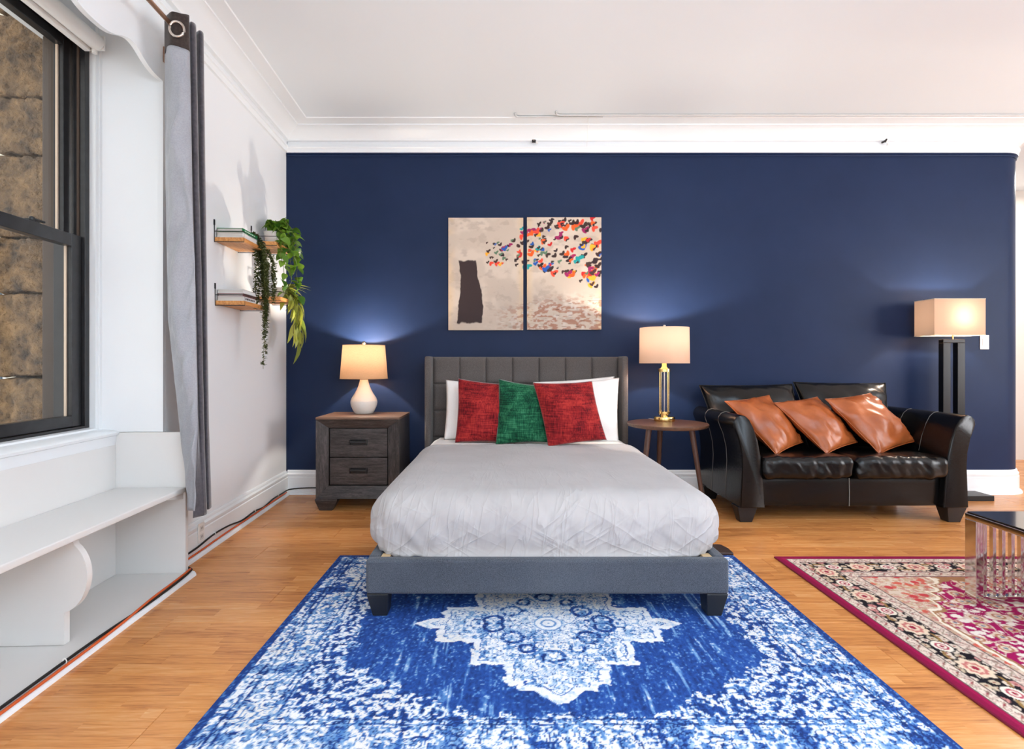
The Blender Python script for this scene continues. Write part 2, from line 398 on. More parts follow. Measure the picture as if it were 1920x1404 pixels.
def inst(src_mesh, name, parent, loc, rot=None, scale=1.0):     # a part that shares its mesh
    o = bpy.data.objects.new(name, src_mesh); COL.objects.link(o); o.parent = parent
    o.location = Vector(loc) - ORIGIN[parent]
    if rot is not None: o.rotation_euler = rot
    o.scale = (scale,) * 3 if not isinstance(scale, tuple) else scale
    ORIGIN[o] = Vector(loc); FRAME[o] = FRAME[parent]
    return o

def mesh_only(name, mb, mat, smooth=60):
    me = bpy.data.meshes.new(name); me.from_pydata(mb.v, [], mb.f); fix_normals(me); me.materials.append(mat)
    me.polygons.foreach_set('use_smooth', [True] * len(me.polygons))
    if smooth < 180: me.set_sharp_from_angle(angle=math.radians(smooth))
    return me

def rbox(x0, x1, y0, y1, z0, z1, r, n=(24, 24, 8), disp=None):   # soft rounded box on a welded grid
    c = Vector(((x0 + x1) / 2, (y0 + y1) / 2, (z0 + z1) / 2)); h = Vector(((x1 - x0) / 2, (y1 - y0) / 2, (z1 - z0) / 2))
    idx = {}; V = []; Fc = []
    def pt(i, j, k):
        key = (i, j, k)
        if key in idx: return idx[key]
        p = Vector((-1 + 2 * i / n[0], -1 + 2 * j / n[1], -1 + 2 * k / n[2]))
        q = Vector((p[a] * h[a] for a in range(3)))
        inner = Vector((max(-(h[a] - r[a]), min(h[a] - r[a], q[a])) for a in range(3)))
        e = Vector(((q[a] - inner[a]) / r[a] for a in range(3)))
        mx = max(abs(e[0]), abs(e[1]), abs(e[2]))
        nrm = Vector((0, 0, 1))
        if mx > 1e-6:
            ln = e.length; e = e * (mx / ln); nrm = e.normalized()
        w = c + inner + Vector((e[a] * r[a] for a in range(3)))
        if disp: w = disp(w, nrm)
        idx[key] = len(V); V.append(tuple(w)); return idx[key]
    for ax in range(3):
        a, b = [t for t in range(3) if t != ax]
        for side in (0, n[ax]):
            for i in range(n[a]):
                for j in range(n[b]):
                    q = []
                    for di, dj in ((0, 0), (1, 0), (1, 1), (0, 1)):
                        k = [0, 0, 0]; k[ax] = side; k[a] = i + di; k[b] = j + dj; q.append(pt(*k))
                    Fc.append(tuple(q))
    m = MB(); m.add(V, Fc); return m

def pillow(tl, tr, br, bl, t, n=22, pinch=0.07, wr=0.006, seed=0, power=0.5):
    tl, tr, br, bl = map(Vector, (tl, tr, br, bl))
    nrm = ((tr - tl).cross(bl - tl)).normalized()
    if nrm.y > 0: nrm = -nrm
    V = []; idx = {}; Fc = []
    def base(u, v):
        uu = u * (1 - pinch * (1 - v * v)); vv = v * (1 - pinch * (1 - u * u)); a = (uu + 1) / 2; b = (vv + 1) / 2
        return tl * (1 - a) * (1 - b) + tr * a * (1 - b) + br * a * b + bl * (1 - a) * b
    for side in (1, -1):
        for j in range(n + 1):
            for i in range(n + 1):
                edge = i in (0, n) or j in (0, n)
                key = (i, j) if edge else (i, j, side)
                if key in idx: continue
                u = math.sin((i / n - .5) * math.pi * 0.999) * 0.55 + (2 * i / n - 1) * 0.45
                v = math.sin((j / n - .5) * math.pi * 0.999) * 0.55 + (2 * j / n - 1) * 0.45
                p = base(u, v); off = t / 2 * (max(0, (1 - u * u)) * max(0, (1 - v * v))) ** power
                w = noise.noise(Vector((u * 2.3 + seed * 7.1, v * 2.3, side * 3.0))) * wr + noise.noise(Vector((u * 6 + seed, v * 6 * (1 + u), side * 5.0))) * wr * 0.6
                if not edge: p = p + nrm * (side * off + w)
                idx[key] = len(V); V.append(tuple(p))
        for j in range(n):
            for i in range(n):
                q = []
                for a, b in ((i, j), (i + 1, j), (i + 1, j + 1), (i, j + 1)):
                    e = a in (0, n) or b in (0, n); q.append(idx[(a, b) if e else (a, b, side)])
                Fc.append(tuple(q if side == 1 else q[::-1]))
    m = MB(); m.add(V, Fc)
    m.rim = [V[idx[(i, 0)]] for i in range(n)] + [V[idx[(n, j)]] for j in range(n)] + [V[idx[(i, n)]] for i in range(n, 0, -1)] + [V[idx[(0, j)]] for j in range(n, 0, -1)]
    return m

def vnoise(x, y, seed=0):                        # vectorised smooth value noise 0..1
    xi = np.floor(x).astype(np.int64); yi = np.floor(y).astype(np.int64); fx = x - xi; fy = y - yi
    fx = fx * fx * (3 - 2 * fx); fy = fy * fy * (3 - 2 * fy)
    def h(a, b):
        n = (a * 374761393 + b * 668265263 + seed * 2147483647) & 0xffffffff
        n = ((n ^ (n >> 13)) * 1274126177) & 0xffffffff; return ((n ^ (n >> 16)) & 0xffff) / 65535.0
    return (h(xi, yi) * (1 - fx) + h(xi + 1, yi) * fx) * (1 - fy) + (h(xi, yi + 1) * (1 - fx) + h(xi + 1, yi + 1) * fx) * fy
def fbm(x, y, seed=0, o=3):
    t = 0; a = 0.5; s = 0
    for k in range(o): t = t + a * vnoise(x * 2 ** k, y * 2 ** k, seed + k); s += a; a *= 0.5
    return t / s
def cells(x, y, seed=0):                         # distance to scattered points, and cell id
    xi = np.floor(x).astype(np.int64); yi = np.floor(y).astype(np.int64); best = np.full(x.shape, 9.0); cid = np.zeros(x.shape)
    for dx in (-1, 0, 1):
        for dy in (-1, 0, 1):
            a = xi + dx; b = yi + dy
            n = (a * 374761393 + b * 668265263 + seed * 97531) & 0xffffffff; n = ((n ^ (n >> 13)) * 1274126177) & 0xffffffff; n = n ^ (n >> 16)
            px = a + 0.15 + 0.7 * (n & 0xff) / 255; py = b + 0.15 + 0.7 * ((n >> 8) & 0xff) / 255
            d = np.hypot(x - px, y - py); m = d < best; best = np.where(m, d, best); cid = np.where(m, ((n >> 16) & 0xff) / 255.0, cid)
    return best, cid
def lin(r, g, b): return np.array(C(r, g, b)[:3])
def blend(col, c, m): return col * (1 - m[..., None]) + np.asarray(c) * m[..., None]
def ss(a, b, x): t = np.clip((x - a) / (b - a), 0, 1); return t * t * (3 - 2 * t)

def colour_grid(name, mat, X, Y, Z, col, parent, frame=None):   # grid mesh with a colour for each vertex
    ny, nx = X.shape; o0 = ORIGIN[parent]
    co = np.stack([X - o0.x, Y - o0.y, Z - o0.z], -1).reshape(-1, 3)
    i = np.arange(nx * ny).reshape(ny, nx); q = np.stack([i[:-1, :-1], i[:-1, 1:], i[1:, 1:], i[1:, :-1]], -1).reshape(-1, 4)
    me = bpy.data.meshes.new(name); me.vertices.add(len(co)); me.vertices.foreach_set('co', co.astype(np.float32).ravel())
    me.loops.add(q.size); me.loops.foreach_set('vertex_index', q.astype(np.int32).ravel())
    me.polygons.add(len(q)); me.polygons.foreach_set('loop_start', np.arange(0, q.size, 4, dtype=np.int32))
    me.update(calc_edges=True)
    a = me.color_attributes.new('Col', 'FLOAT_COLOR', 'POINT')
    rgba = np.ones((nx * ny, 4), np.float32); rgba[:, :3] = np.clip(col.reshape(-1, 3), 0, 1); a.data.foreach_set('color', rgba.ravel())
    me.materials.append(mat); o = bpy.data.objects.new(name, me); COL.objects.link(o); o.parent = parent
    ORIGIN[o] = o0; FRAME[o] = FRAME[parent]; return o

def point_light(name, parent, loc, power, col, r=0.03):
    l = bpy.data.lights.new(name, 'POINT'); l.energy = power; l.color = col; l.shadow_soft_size = r
    o = bpy.data.objects.new(name, l); COL.objects.link(o); o.parent = parent; o.location = Vector(loc) - ORIGIN[parent]
    return o
# ------------------------------------------------------------------ the setting
CEIL = 3.125; BW = 4.59; LX = -1.643            # ceiling height, back wall depth, window wall (frame L)
slab = thing('floor', None, None, (2, 1, -0.06), kind='structure')
MB().box(-2.4, 7.0, -2.7, 6.3, -0.06, -0.012).build('subfloor', pm('subfloor', C(150, 98, 56), 0.5), slab)
plank_meshes = {}
def plank(x0, x1, y):
    L = round(x1 - x0, 2)
    if L not in plank_meshes:
        b = 0.0012; m = MB(); hx, hy = L / 2 - 0.0006, 0.0944
        m.frustum(-hx, hx, -hy, hy, -0.012, -hx, hx, -hy, hy, -b)
        m.v = m.v[:]; m.frustum(-hx, hx, -hy, hy, -b, -hx + b, hx - b, -hy + b, hy - b, 0)
        plank_meshes[L] = mesh_only('plank', m, floor_m, 20)
    return inst(plank_meshes[L], 'plank', slab, ((x0 + x1) / 2, y, 0.0))
y = BW - 0.095; r = 0
while y > -0.35:
    x = -2.3 - [0.0, 0.78, 0.34, 1.02, 0.55][r % 5]
    while x < 6.69:
        a, b_ = max(x, -2.3), min(x + 1.2, 6.69)
        if b_ - a > 0.05: plank(a, b_, y)
        x += 1.2
    y -= 0.19; r += 1

for r in range(9):                               # floor runs on into the hall
    y = BW + 0.095 + r * 0.19; x = 4.40 - [0.0, 0.7, 0.3][r % 3]
    while x < 6.69:
        a, b_ = max(x, 4.40), min(x + 1.2, 6.69)
        if b_ - a > 0.05: plank(a, b_, y)
        x += 1.2
MB().box(-2.5, 7.0, -2.7, 6.3, CEIL, CEIL + 0.1).build('ceiling', ceil_m, kind='structure')

# bed wall with its rounded outer corner
def arc(cx, cy, r, a0, a1, n): return [(cx + r * math.cos(math.radians(a0 + (a1 - a0) * i / n)), cy + r * math.sin(math.radians(a0 + (a1 - a0) * i / n))) for i in range(n + 1)]
RX, RR = 4.31, 0.22
plan = [(-2.1, BW)] + arc(RX, BW + RR, RR, -90, 0, 12) + [(RX + RR, 6.2), (RX + RR - 0.15, 6.2), (RX + RR - 0.15, BW + 0.18), (-2.1, BW + 0.18)]
m = MB(); m.prism(plan, 'z', 0, 2.93); m.build('wall_back', blue_m, smooth=30, kind='structure')
m = MB(); m.prism([(p[0], p[1] + 0.004) for p in plan], 'z', 2.93, CEIL); m.build('wall_back_upper', trim_m, smooth=30, kind='structure')
PATH = [(RX + RR, 6.1)] + arc(RX, BW + RR, RR, 0, -90, 10) + [(-1.86, BW)]     # left of this path is the room... the offset goes outwards
def flip(pr): return [(-o, z) for o, z in pr]
base_prof = [(0, 0), (0.024, 0), (0.024, 0.145), (0.019, 0.15), (0.022, 0.156), (0.022, 0.172), (0.012, 0.184), (0.012, 0.194), (0.006, 0.205), (0, 0.205)]
shoe_prof = [(0.024, 0), (0.046, 0), (0.044, 0.012), (0.036, 0.022), (0.024, 0.026)]
cor_prof = [(0, 2.928), (0.016, 2.928), (0.022, 2.938), (0.022, 2.962), (0.03, 2.968), (0.03, 2.982), (0.012, 2.99), (0.012, 3.022), (0.036, 3.026), (0.04, 3.036), (0.05, 3.046), (0.07, 3.062), (0.10, 3.084), (0.135, 3.104), (0.15, 3.106), (0.15, 3.116), (0.25, 3.118), (0.255, 3.1255), (0, 3.1255)]
rail_prof = [(0, 2.897), (0.008, 2.899), (0.014, 2.908), (0.010, 2.916), (0.018, 2.922), (0.016, 2.9275), (0, 2.9275)]
def path_left(p):                                # order the path so that the room lies on its left
    return p
for nm, pr, mt in (('baseboard_back', base_prof, trim_m), ('trim_1', cor_prof, trim_m), ('trim_2', rail_prof, blue_m), ('trim_3', shoe_prof, trim_m)):
    MB().sweep(flip(pr), PATH[::-1]).build(nm, mt, smooth=35, kind='structure')
# window wall beyond the window recess, its skirting and cornice
RY = 2.885
wl = thing('wall_left', None, None, (LX - 0.2, 3.8, 0), 'L', kind='structure')
m = MB(); m.box(LX - 0.36, LX, RY + 0.018, 4.9, 0, CEIL); m.build('plaster', white_wall, wl)
m = MB(); m.box(LX - 0.36, LX, -2.7, 0.12, 0, CEIL); m.build('plaster', white_wall, wl)
m = MB(); m.box(LX - 0.36, LX, 0.12, RY + 0.018, 2.92, CEIL); m.build('plaster', white_wall, wl)
m = MB(); m.box(-2.22, -1.985, 0.12, 1.22, 0, 2.92); m.build('recess_wall', white_wall, wl)
m = MB(); m.box(-2.22, -1.985, 1.22, RY + 0.018, 2.78, 2.92); m.build('recess_wall', white_wall, wl)
m = MB(); m.box(-2.22, -1.985, 1.22, RY + 0.018, 0, 0.79); m.build('recess_wall', white_wall, wl)
LP = [(LX, RY + 0.03), (LX, 4.66)]
MB().sweep(flip(base_prof), LP).build('baseboard_left', trim_m, frame='L', smooth=35, kind='structure')
MB().sweep(flip(shoe_prof), LP).build('trim_4', trim_m, frame='L', smooth=35, kind='structure')
MB().sweep(flip(cor_prof), [(LX, -2.6), (LX, 4.66)]).build('trim_5', trim_m, frame='L', smooth=35, kind='structure')
# scalloped valance board across the recess
def scal(y):                                     # wave measured along the wall
    k = [(-3, 2.62)]; t = (RY - 0.03 - y) / 0.47
    return 2.622 + 0.030 * math.cos((t - 0.5) * 2 * math.pi) * 1.0 + 0.006 * math.cos((t - 0.5) * 4 * math.pi)
ys = [0.12 + (RY + 0.015 - 0.12) * i / 160 for i in range(161)]
poly = [(y_, scal(y_)) for y_ in ys] + [(RY + 0.015, 2.93), (0.12, 2.93)]
MB().prism(poly, 'x', LX - 0.022, LX + 0.002).build('trim_6', trim_m, frame='L', smooth=40, kind='structure')
# recess side: casing strip and rounded reveal
m = MB(); m.prism([(-1.985, RY + 0.016), (-1.985, 2.835), (-1.955, 2.835), (-1.95, 2.85), (-1.945, 2.85), (-1.94, 2.862), (-1.90, 2.872), (-1.83, RY - 0.004), (-1.78, RY), (LX - 0.03, RY), (LX - 0.028, RY - 0.008), (LX, RY - 0.008), (LX, RY + 0.016)], 'z', 0.765, 2.92)
m.build('trim_7', trim_m, frame='L', smooth=50, kind='structure')
# other walls of the room
m = MB(); m.box(6.7, 6.85, -2.7, 6.3, 0, CEIL); m.build('wall_right', white_wall, kind='structure')
m = MB(); m.box(-2.4, 6.7, -2.7, -2.55, 0, CEIL); m.build('wall_rear', white_wall, kind='structure')
m = MB(); m.box(RX + RR, 6.7, 6.2, 6.3, 0, CEIL); m.build('wall_hall', hall_m, kind='structure')
m = MB(); m.box(RX + RR + 0.001, RX + RR + 0.02, 5.02, 5.16, 0, 2.4); m.box(RX + RR + 0.02, RX + RR + 0.03, 5.05, 5.13, 0, 2.37)
m.build('trim_8', pm('hall_casing', C(222, 206, 186), 0.4), kind='structure', bevel=0.003)

# ------------------------------------------------------------------ window
win = thing('window_1', None, None, (-2.04, 2.05, 0.79), 'L', kind='structure')
WY0, WY1, WZ0, WZ1 = 1.24, 2.835, 0.795, 2.78
m = MB(); m.box(-2.14, -1.985, WY1 - 0.03, WY1, WZ0, WZ1); m.build('jamb', black_frame, win, bevel=0.002)
m = MB(); m.box(-2.14, -1.985, WY0, WY0 + 0.03, WZ0, WZ1); m.build('jamb', black_frame, win, bevel=0.002)
m = MB(); m.box(-2.14, -1.985, WY0 + 0.03, WY1 - 0.03, WZ1 - 0.03, WZ1); m.build('head', black_frame, win, bevel=0.002)
m = MB(); m.box(-2.14, -1.985, WY0 + 0.03, WY1 - 0.03, WZ0, WZ0 + 0.012); m.build('threshold', black_frame, win, bevel=0.002)
m = MB(); m.box(-2.052, -2.046, WY1 - 0.036, WY1 - 0.03, WZ0 + 0.96, WZ1 - 0.03); m.build('track_liner', nickel, win)
m = MB(); m.box(-2.022, -2.012, WY1 - 0.036, WY1 - 0.03, WZ0 + 0.96, WZ1 - 0.03); m.build('track_liner', brown_strip, win)
def sash(x0, x1, z0, z1, top, bot, side):
    y0, y1 = WY0 + 0.032, WY1 - 0.032; s = thing('sash', None, None, (x0, y0, z0), 'L'); s.parent = win; s.location = ORIGIN[s] - ORIGIN[win]; s.rotation_euler = (0, 0, 0)
    for a, b in ((y0, y0 + side), (y1 - side, y1)): m = MB(); m.box(x0, x1, a, b, z0, z1); m.build('stile', black_frame, s, bevel=0.003)
    m = MB(); m.box(x0, x1, y0 + side, y1 - side, z1 - top, z1); m.build('rail', black_frame, s, bevel=0.003)
    m = MB(); m.box(x0, x1, y0 + side, y1 - side, z0, z0 + bot); m.build('rail', black_frame, s, bevel=0.003)
    m = MB(); m.box((x0 + x1) / 2 - 0.003, (x0 + x1) / 2 + 0.003, y0 + side - 0.004, y1 - side + 0.004, z0 + bot - 0.004, z1 - top + 0.004); m.build('pane', pane_m, s)
    g = MB(); e = 0.007
    for a, b in ((y0 + side, y0 + side + e), (y1 - side - e, y1 - side)): g.box(x0 + 0.006, (x0 + x1) / 2 - 0.003, a, b, z0 + bot, z1 - top)
    g.build('glazing_bead', pale_strip, s)
    return s
lower = sash(-2.042, -2.002, WZ0 + 0.014, 1.765, 0.062, 0.055, 0.062)
upper = sash(-2.092, -2.052, 1.715, WZ1 - 0.032, 0.045, 0.045, 0.05)
m = MB(); m.box(-2.036, -2.012, 2.50, 2.56, 1.765, 1.776); m.lathe([(0.011, 0), (0.011, 0.014), (0.006, 0.018)], -2.024, 2.53, 14, True, 1.774); m.box(-2.03, -2.018, 2.535, 2.60, 1.778, 1.787)
m.build('sash_lock', black_metal, win, bevel=0.0015)
m = MB(); m.box(-2.222, -2.142, WY1 + 0.005, WY1 + 0.05, 0.6, 3.0); m.box(-2.20, -2.142, WY1 - 0.02, WY1 + 0.005, 0.6, 3.0); m.build('outer_casing', brown_strip, win, bevel=0.004)
# sill
m = MB(); m.prism([(-1.985, 0.70), (-1.985, 0.794), (-1.955, 0.79), (-1.95, 0.782), (-1.868, 0.772), (-1.858, 0.764), (-1.862, 0.752), (-1.872, 0.748), (-1.878, 0.70)], 'y', 0.13, 2.868)
m.build('window_sill', trim_m, win, smooth=40)

# stone pier and neighbour seen through the glass
st = thing('stone_pier', 'rough brown sandstone block pier outside the window', 'stone pier', (-2.5, 3.1, 0.0), 'L')
zs = [0.0, 0.60, 1.05, 1.49, 1.78, 2.21, 2.51, 2.95, 3.4]
for i in range(len(zs) - 1):
    def dsp(p, n_, i=i):
        k = 0.016 * (noise.noise(Vector((p.x * 9 + i * 5, p.y * 9, p.z * 9))) + 0.9 * noise.noise(Vector((p.x * 40, p.y * 40 + i, p.z * 40))))
        return p + n_ * k
    rbox(-2.515, -2.228, 2.90, 3.4, zs[i] + 0.004, zs[i + 1] - 0.004, (0.02, 0.02, 0.02), (30, 8, 44), dsp).build('stone_block', stone_m, st, smooth=180)
nb = thing('neighbour_building', 'pale neighbouring building with dark windows glimpsed beyond the stone pier', 'building', (-10.5, 9.0, -3.0), 'L')
m = MB(); m.box(-11.0, -10.5, 4.0, 16.0, -3.0, 9.0); m.build('facade', outside_wall, nb)
for i in range(5):
    for j in range(5):
        y0 = 5.0 + i * 2.1; z0 = -2.2 + j * 2.1
        w = thing('window', None, None, (-10.45, y0, z0), 'L'); w.parent = nb; w.location = ORIGIN[w] - ORIGIN[nb]; w.rotation_euler = (0, 0, 0)
        m = MB(); m.box(-10.52, -10.46, y0, y0 + 1.1, z0, z0 + 0.08); m.box(-10.52, -10.46, y0, y0 + 1.1, z0 + 1.42, z0 + 1.5); m.box(-10.52, -10.46, y0, y0 + 0.08, z0, z0 + 1.5); m.box(-10.52, -10.46, y0 + 1.02, y0 + 1.1, z0, z0 + 1.5); m.build('window_frame', trim_m, w)
        m = MB(); m.box(-10.51, -10.48, y0 + 0.08, y0 + 1.02, z0 + 0.08, z0 + 1.42); m.build('pane', outside_glass, w)

# roller blind
bl = thing('roller_blind', 'rolled-up white roller blind at the head of the window', 'blind', (-1.925, 2.0, 2.70), 'L')
m = MB(); m.tube([(-1.925, 1.25, 2.745), (-1.925, 2.80, 2.745)], 0.038, 24); m.build('roll', white_plastic, bl, smooth=50)
m = MB(); m.box(-1.983, -1.955, 1.25, 2.80, 2.70, 2.79); m.build('back_plate', white_plastic, bl, bevel=0.003)
m = MB(); m.box(-1.98, -1.89, 2.802, 2.812, 2.71, 2.785); m.lathe([(0.012, 0), (0.012, 0.02)], -1.935, 2.80, 12, True, 2.69); m.build('bracket', white_plastic, bl, bevel=0.002)

# ------------------------------------------------------------------ window bench
be = thing('window_bench', 'white painted built-in window bench with curved bracket under the seat', 'bench', (-1.7, 1.5, 0), 'L')
BY0, BY1 = 0.14, 2.868
m = MB(); m.box(-1.984, -1.876, BY0, BY1, 0.0, 0.70); m.build('backboard', bench_m, be)
m = MB(); m.box(-1.875, -1.522, BY0, BY1, 0.449, 0.477); m.build('seat', bench_m, be, bevel=0.005)
m = MB(); m.box(-1.875, -1.51, BY0, BY1, 0.0, 0.028); m.build('base', bench_m, be, bevel=0.003)
pts = [(-1.984, 0.0), (-1.524, 0.0), (-1.524, 0.735)] + [(-1.552 + 0.028 * math.cos(math.radians(a)), 0.735 + 0.028 * math.sin(math.radians(a))) for a in range(10, 91, 10)] + [(-1.984, 0.763)]
m = MB(); m.prism(pts, 'y', 2.869, 2.894); m.build('end_panel', bench_m, be, smooth=40)
prof = [(-1.875, 0.03), (-1.603, 0.03), (-1.603, 0.155)]
prof += [(-1.62 + 0.103 * math.sin(math.radians(a)), 0.295 - 0.142 * math.cos(math.radians(a))) for a in range(12, 152, 8)] + [(-1.575, 0.448), (-1.875, 0.448)]
for yb in (2.155, 1.05):
    m = MB(); m.prism(prof, 'y', yb, yb + 0.028); m.build('bracket', bench_m, be, smooth=30)
m = MB(); m.prism([(2.868, 0.449), (2.868, 0.415), (2.70, 0.449)], 'x', -1.60, -1.535); m.build('cleat', bench_m, be)
MB().sweep([(-o + 0.024, z) for o, z in shoe_prof], [(-1.509, 0.15), (-1.509, 2.905)]).build('trim_9', trim_m, frame='L', smooth=35, kind='structure')
# ------------------------------------------------------------------ bed
bed = thing('bed', 'dark grey upholstered bed with square-tufted wingback headboard', 'bed', (0.19, 3.4, 0.008))
RUGZ = 0.008
BX0, BX1, BF = -0.608, 0.990, 2.34
m = MB(); m.box(BX0, BX1, BF, BF + 0.05, 0.108, 0.262); m.build('foot_rail', frame_fab, bed, bevel=0.016, seg=4)
for x0, x1 in ((BX0, BX0 + 0.05), (BX1 - 0.05, BX1)):
    m = MB(); m.box(x0, x1, BF + 0.05, 4.42, 0.108, 0.262); m.build('side_rail', frame_fab, bed, bevel=0.012, seg=3)
for cx, s in ((BX0 + 0.05, 1), (BX1 - 0.05, -1)):
    for yy in (BF + 0.015, 4.30):
        o = cx - s * 0.048; i = cx + s * 0.048; zb = RUGZ if yy < 3 else 0.0
        m = MB(); m.frustum(min(o + s * 0.026, i - s * 0.006), max(o + s * 0.026, i - s * 0.006), yy, yy + 0.075, zb, min(o, i), max(o, i), yy - 0.01, yy + 0.09, 0.108); m.build('leg', leg_black, bed, bevel=0.004)
for k in range(11):
    m = MB(); yy = BF + 0.22 + k * 0.178; m.box(BX0 + 0.052, BX1 - 0.052, yy, yy + 0.07, 0.212, 0.234); m.build('slat', pale_wood, bed)
for x0 in (BX0 + 0.055, BX1 - 0.095):
    m = MB(); m.box(x0, x0 + 0.04, BF + 0.052, BF + 0.10, 0.17, 0.256); m.build('corner_block', pale_wood, bed, bevel=0.002)
m = MB(); m.box(0.17, 0.21, BF + 0.05, 4.40, 0.16, 0.21); m.build('centre_beam', pale_wood, bed)
# headboard
HX0, HX1, HZ = -0.632, 0.995, PZ(668, 4.42)
m = MB(); m.box(HX0 + 0.03, HX1 - 0.03, 4.47, 4.53, 0.10, HZ - 0.004); m.build('headboard', head_fab, bed, bevel=0.01)
hb = m
cw = (HX1 - HX0 - 0.08) / 7; ch = 0.222
def puff(u, v):
    u = 0.5 - 0.5 * math.cos(u * math.pi); v = 0.5 - 0.5 * math.cos(v * math.pi)
    a = 2 * u - 1; b = 2 * v - 1; e = (max(0, 1 - abs(a) ** 14) * max(0, 1 - abs(b) ** 14)) ** 0.5
    return ((u - 0.5) * (cw - 0.002), -0.022 * e, (v - 0.5) * (ch - 0.003))
pm_ = MB(); pm_.grid(puff, 12, 12); tuft_mesh = mesh_only('tufted_square', pm_, head_fab, 180)
for i in range(7):
    for j in range(4):
        inst(tuft_mesh, 'tufted_square', bed, (HX0 + 0.04 + cw * (i + 0.5), 4.472, HZ - 0.006 - ch * (j + 0.5)))
for x0, x1 in ((HX0 - 0.012, HX0 + 0.038), (HX1 - 0.038, HX1 + 0.012)):
    m = MB(); m.box(x0, x1, 4.31, 4.53, 0.10, HZ); m.build('wing', head_fab, bed, bevel=0.018, seg=4)
    xm = x0 if x0 < 0 else x1
    m = MB(); xs = (x0 + 0.012 if x0 < 0 else x1 - 0.012)

def sheet_disp(amp):
    def d(p, n_):
        fr = max(0.0, min(1.0, (2.66 - p.y) / 0.25)); sd = max(0.0, min(1.0, (0.46 - p.z) / 0.12))
        w = 0.0
        if fr > 0:    # creases hanging over the foot of the mattress
            t = p.x * 1.0 + p.z * 0.9
            for qx, qz, sl, am in ((0.02, 0.38, 1.1, .007), (-0.18, 0.36, 1.3, .006), (0.30, 0.37, 0.9, .007), (0.55, 0.40, 0.5, .006), (0.48, 0.34, 0.55, .005), (0.62, 0.36, 0.35, .005), (-0.42, 0.36, -1.6, .006), (-0.30, 0.33, 1.8, .005), (0.75, 0.35, -0.8, .005)):
                dd = (p.x - qx) - (p.z - qz) / sl * 1.0 if abs(sl) > 0.7 else ((p.z - qz) - (p.x - qx) * sl) * 1.4
                w += fr * am * math.exp(-(dd / 0.012) ** 2) * math.exp(-((p.x - qx) / 0.18) ** 2 - ((p.z - qz) / 0.10) ** 2)
            w += fr * amp * (0.010 * noise.noise(Vector((t * 7, p.z * 2.2, 1.0))) + 0.006 * noise.noise(Vector((p.x * 19 + p.z * 12, p.z * 4, 4.0))) + 0.004 * noise.noise(Vector((p.x * 44 - p.z * 18, p.z * 8, 9.0))))
            c = max(0.0, (abs(p.x - 0.19) - 0.6) / 0.22)
            w += fr * sd * min(1, c) * 0.008 * math.sin(p.x * 170 + p.z * 14)
        w += amp * 0.006 * noise.noise(Vector((p.x * 2.2, p.y * 1.9, 3.0)))
        p = p + n_ * w
        if p.y < 2.70 and p.z < 0.40:
            c = min(1.0, abs(p.x - 0.19) / 0.83); s = min(1.0, (0.40 - p.z) / 0.14); e_ = min(1.0, (2.70 - p.y) / 0.22)
            p.y -= 0.085 * s * s * (1 - c ** 6) * e_ * max(0.0, min(1.0, (p.y - 2.385) / 0.09)); p.z -= 0.012 * s * (1 - c ** 4) * e_
        return p
    return d
mt = rbox(-0.595, 0.975, 2.46, 4.42, 0.240, 0.521, (0.10, 0.10, 0.10), (20, 24, 8)); mt.build('mattress', sheet_fab, smooth=180, label='white-sheeted mattress showing at the head of the bed', cat='mattress', base=(0.19, 3.4, 0.24))
# the grey cover: a shell open underneath and at the head end
full = rbox(-0.635, 1.017, 2.40, 4.60, 0.236, 0.528, (0.15, 0.16, 0.132), (110, 96, 34), sheet_disp(1.0))
keep = [f for f in full.f if sum(full.v[i][1] for i in f) / len(f) < 3.89 and not all(full.v[i][2] < 0.2395 for i in f)]
def hem(v): return v
used = sorted({i for f in keep for i in f}); rm = {o: n_ for n_, o in enumerate(used)}
cv = []
for i in used:
    x, yy, z = full.v[i]
    if yy > 3.84: yy = yy + 0.020 * math.sin(x * 3.1 + 0.4) ; z += 0.004
    cv.append((x, yy, z))
cov = mk('bed_cover', cv, [tuple(rm[i] for i in f) for f in keep], cover_fab, smooth=180, label='light grey bed cover pulled over the mattress', cat='bed cover', base=(0.19, 3.2, 0.24))
sm = cov.modifiers.new('thickness', 'SOLIDIFY'); sm.thickness = 0.006; sm.offset = -1

# pillows on the bed
def pil(name, px4, d4, t, mat, label, group, seed, pinch=0.06, wr=0.008, power=0.5, cat='pillow'):
    c = [P(px, py, d) for (px, py), d in zip(px4, d4)]
    mm = pillow(*c, t, pinch=pinch, wr=wr, seed=seed, power=power)
    return mm, mm.build(name, mat, smooth=180, label=label, cat=cat, group=group)
pil('bed_pillow', [(836, 712), (985, 722), (985, 826), (832, 824)], (4.33, 4.33, 4.18, 4.18), 0.16, sheet_fab, 'white bed pillow behind the left red cushion', 'white bed pillows', 3, 0.04, 0.012)
pil('bed_pillow', [(1000, 716), (1152, 705), (1158, 822), (1000, 824)], (4.35, 4.35, 4.26, 4.26), 0.13, sheet_fab, 'rear white bed pillow of the pair at the right of the headboard', 'white bed pillows', 5, 0.04, 0.012)
pil('bed_pillow', [(1004, 722), (1161, 708), (1160, 828), (1000, 830)], (4.23, 4.23, 4.11, 4.11), 0.15, sheet_fab, 'front white bed pillow behind the large right red cushion', 'white bed pillows', 8, 0.04, 0.014)
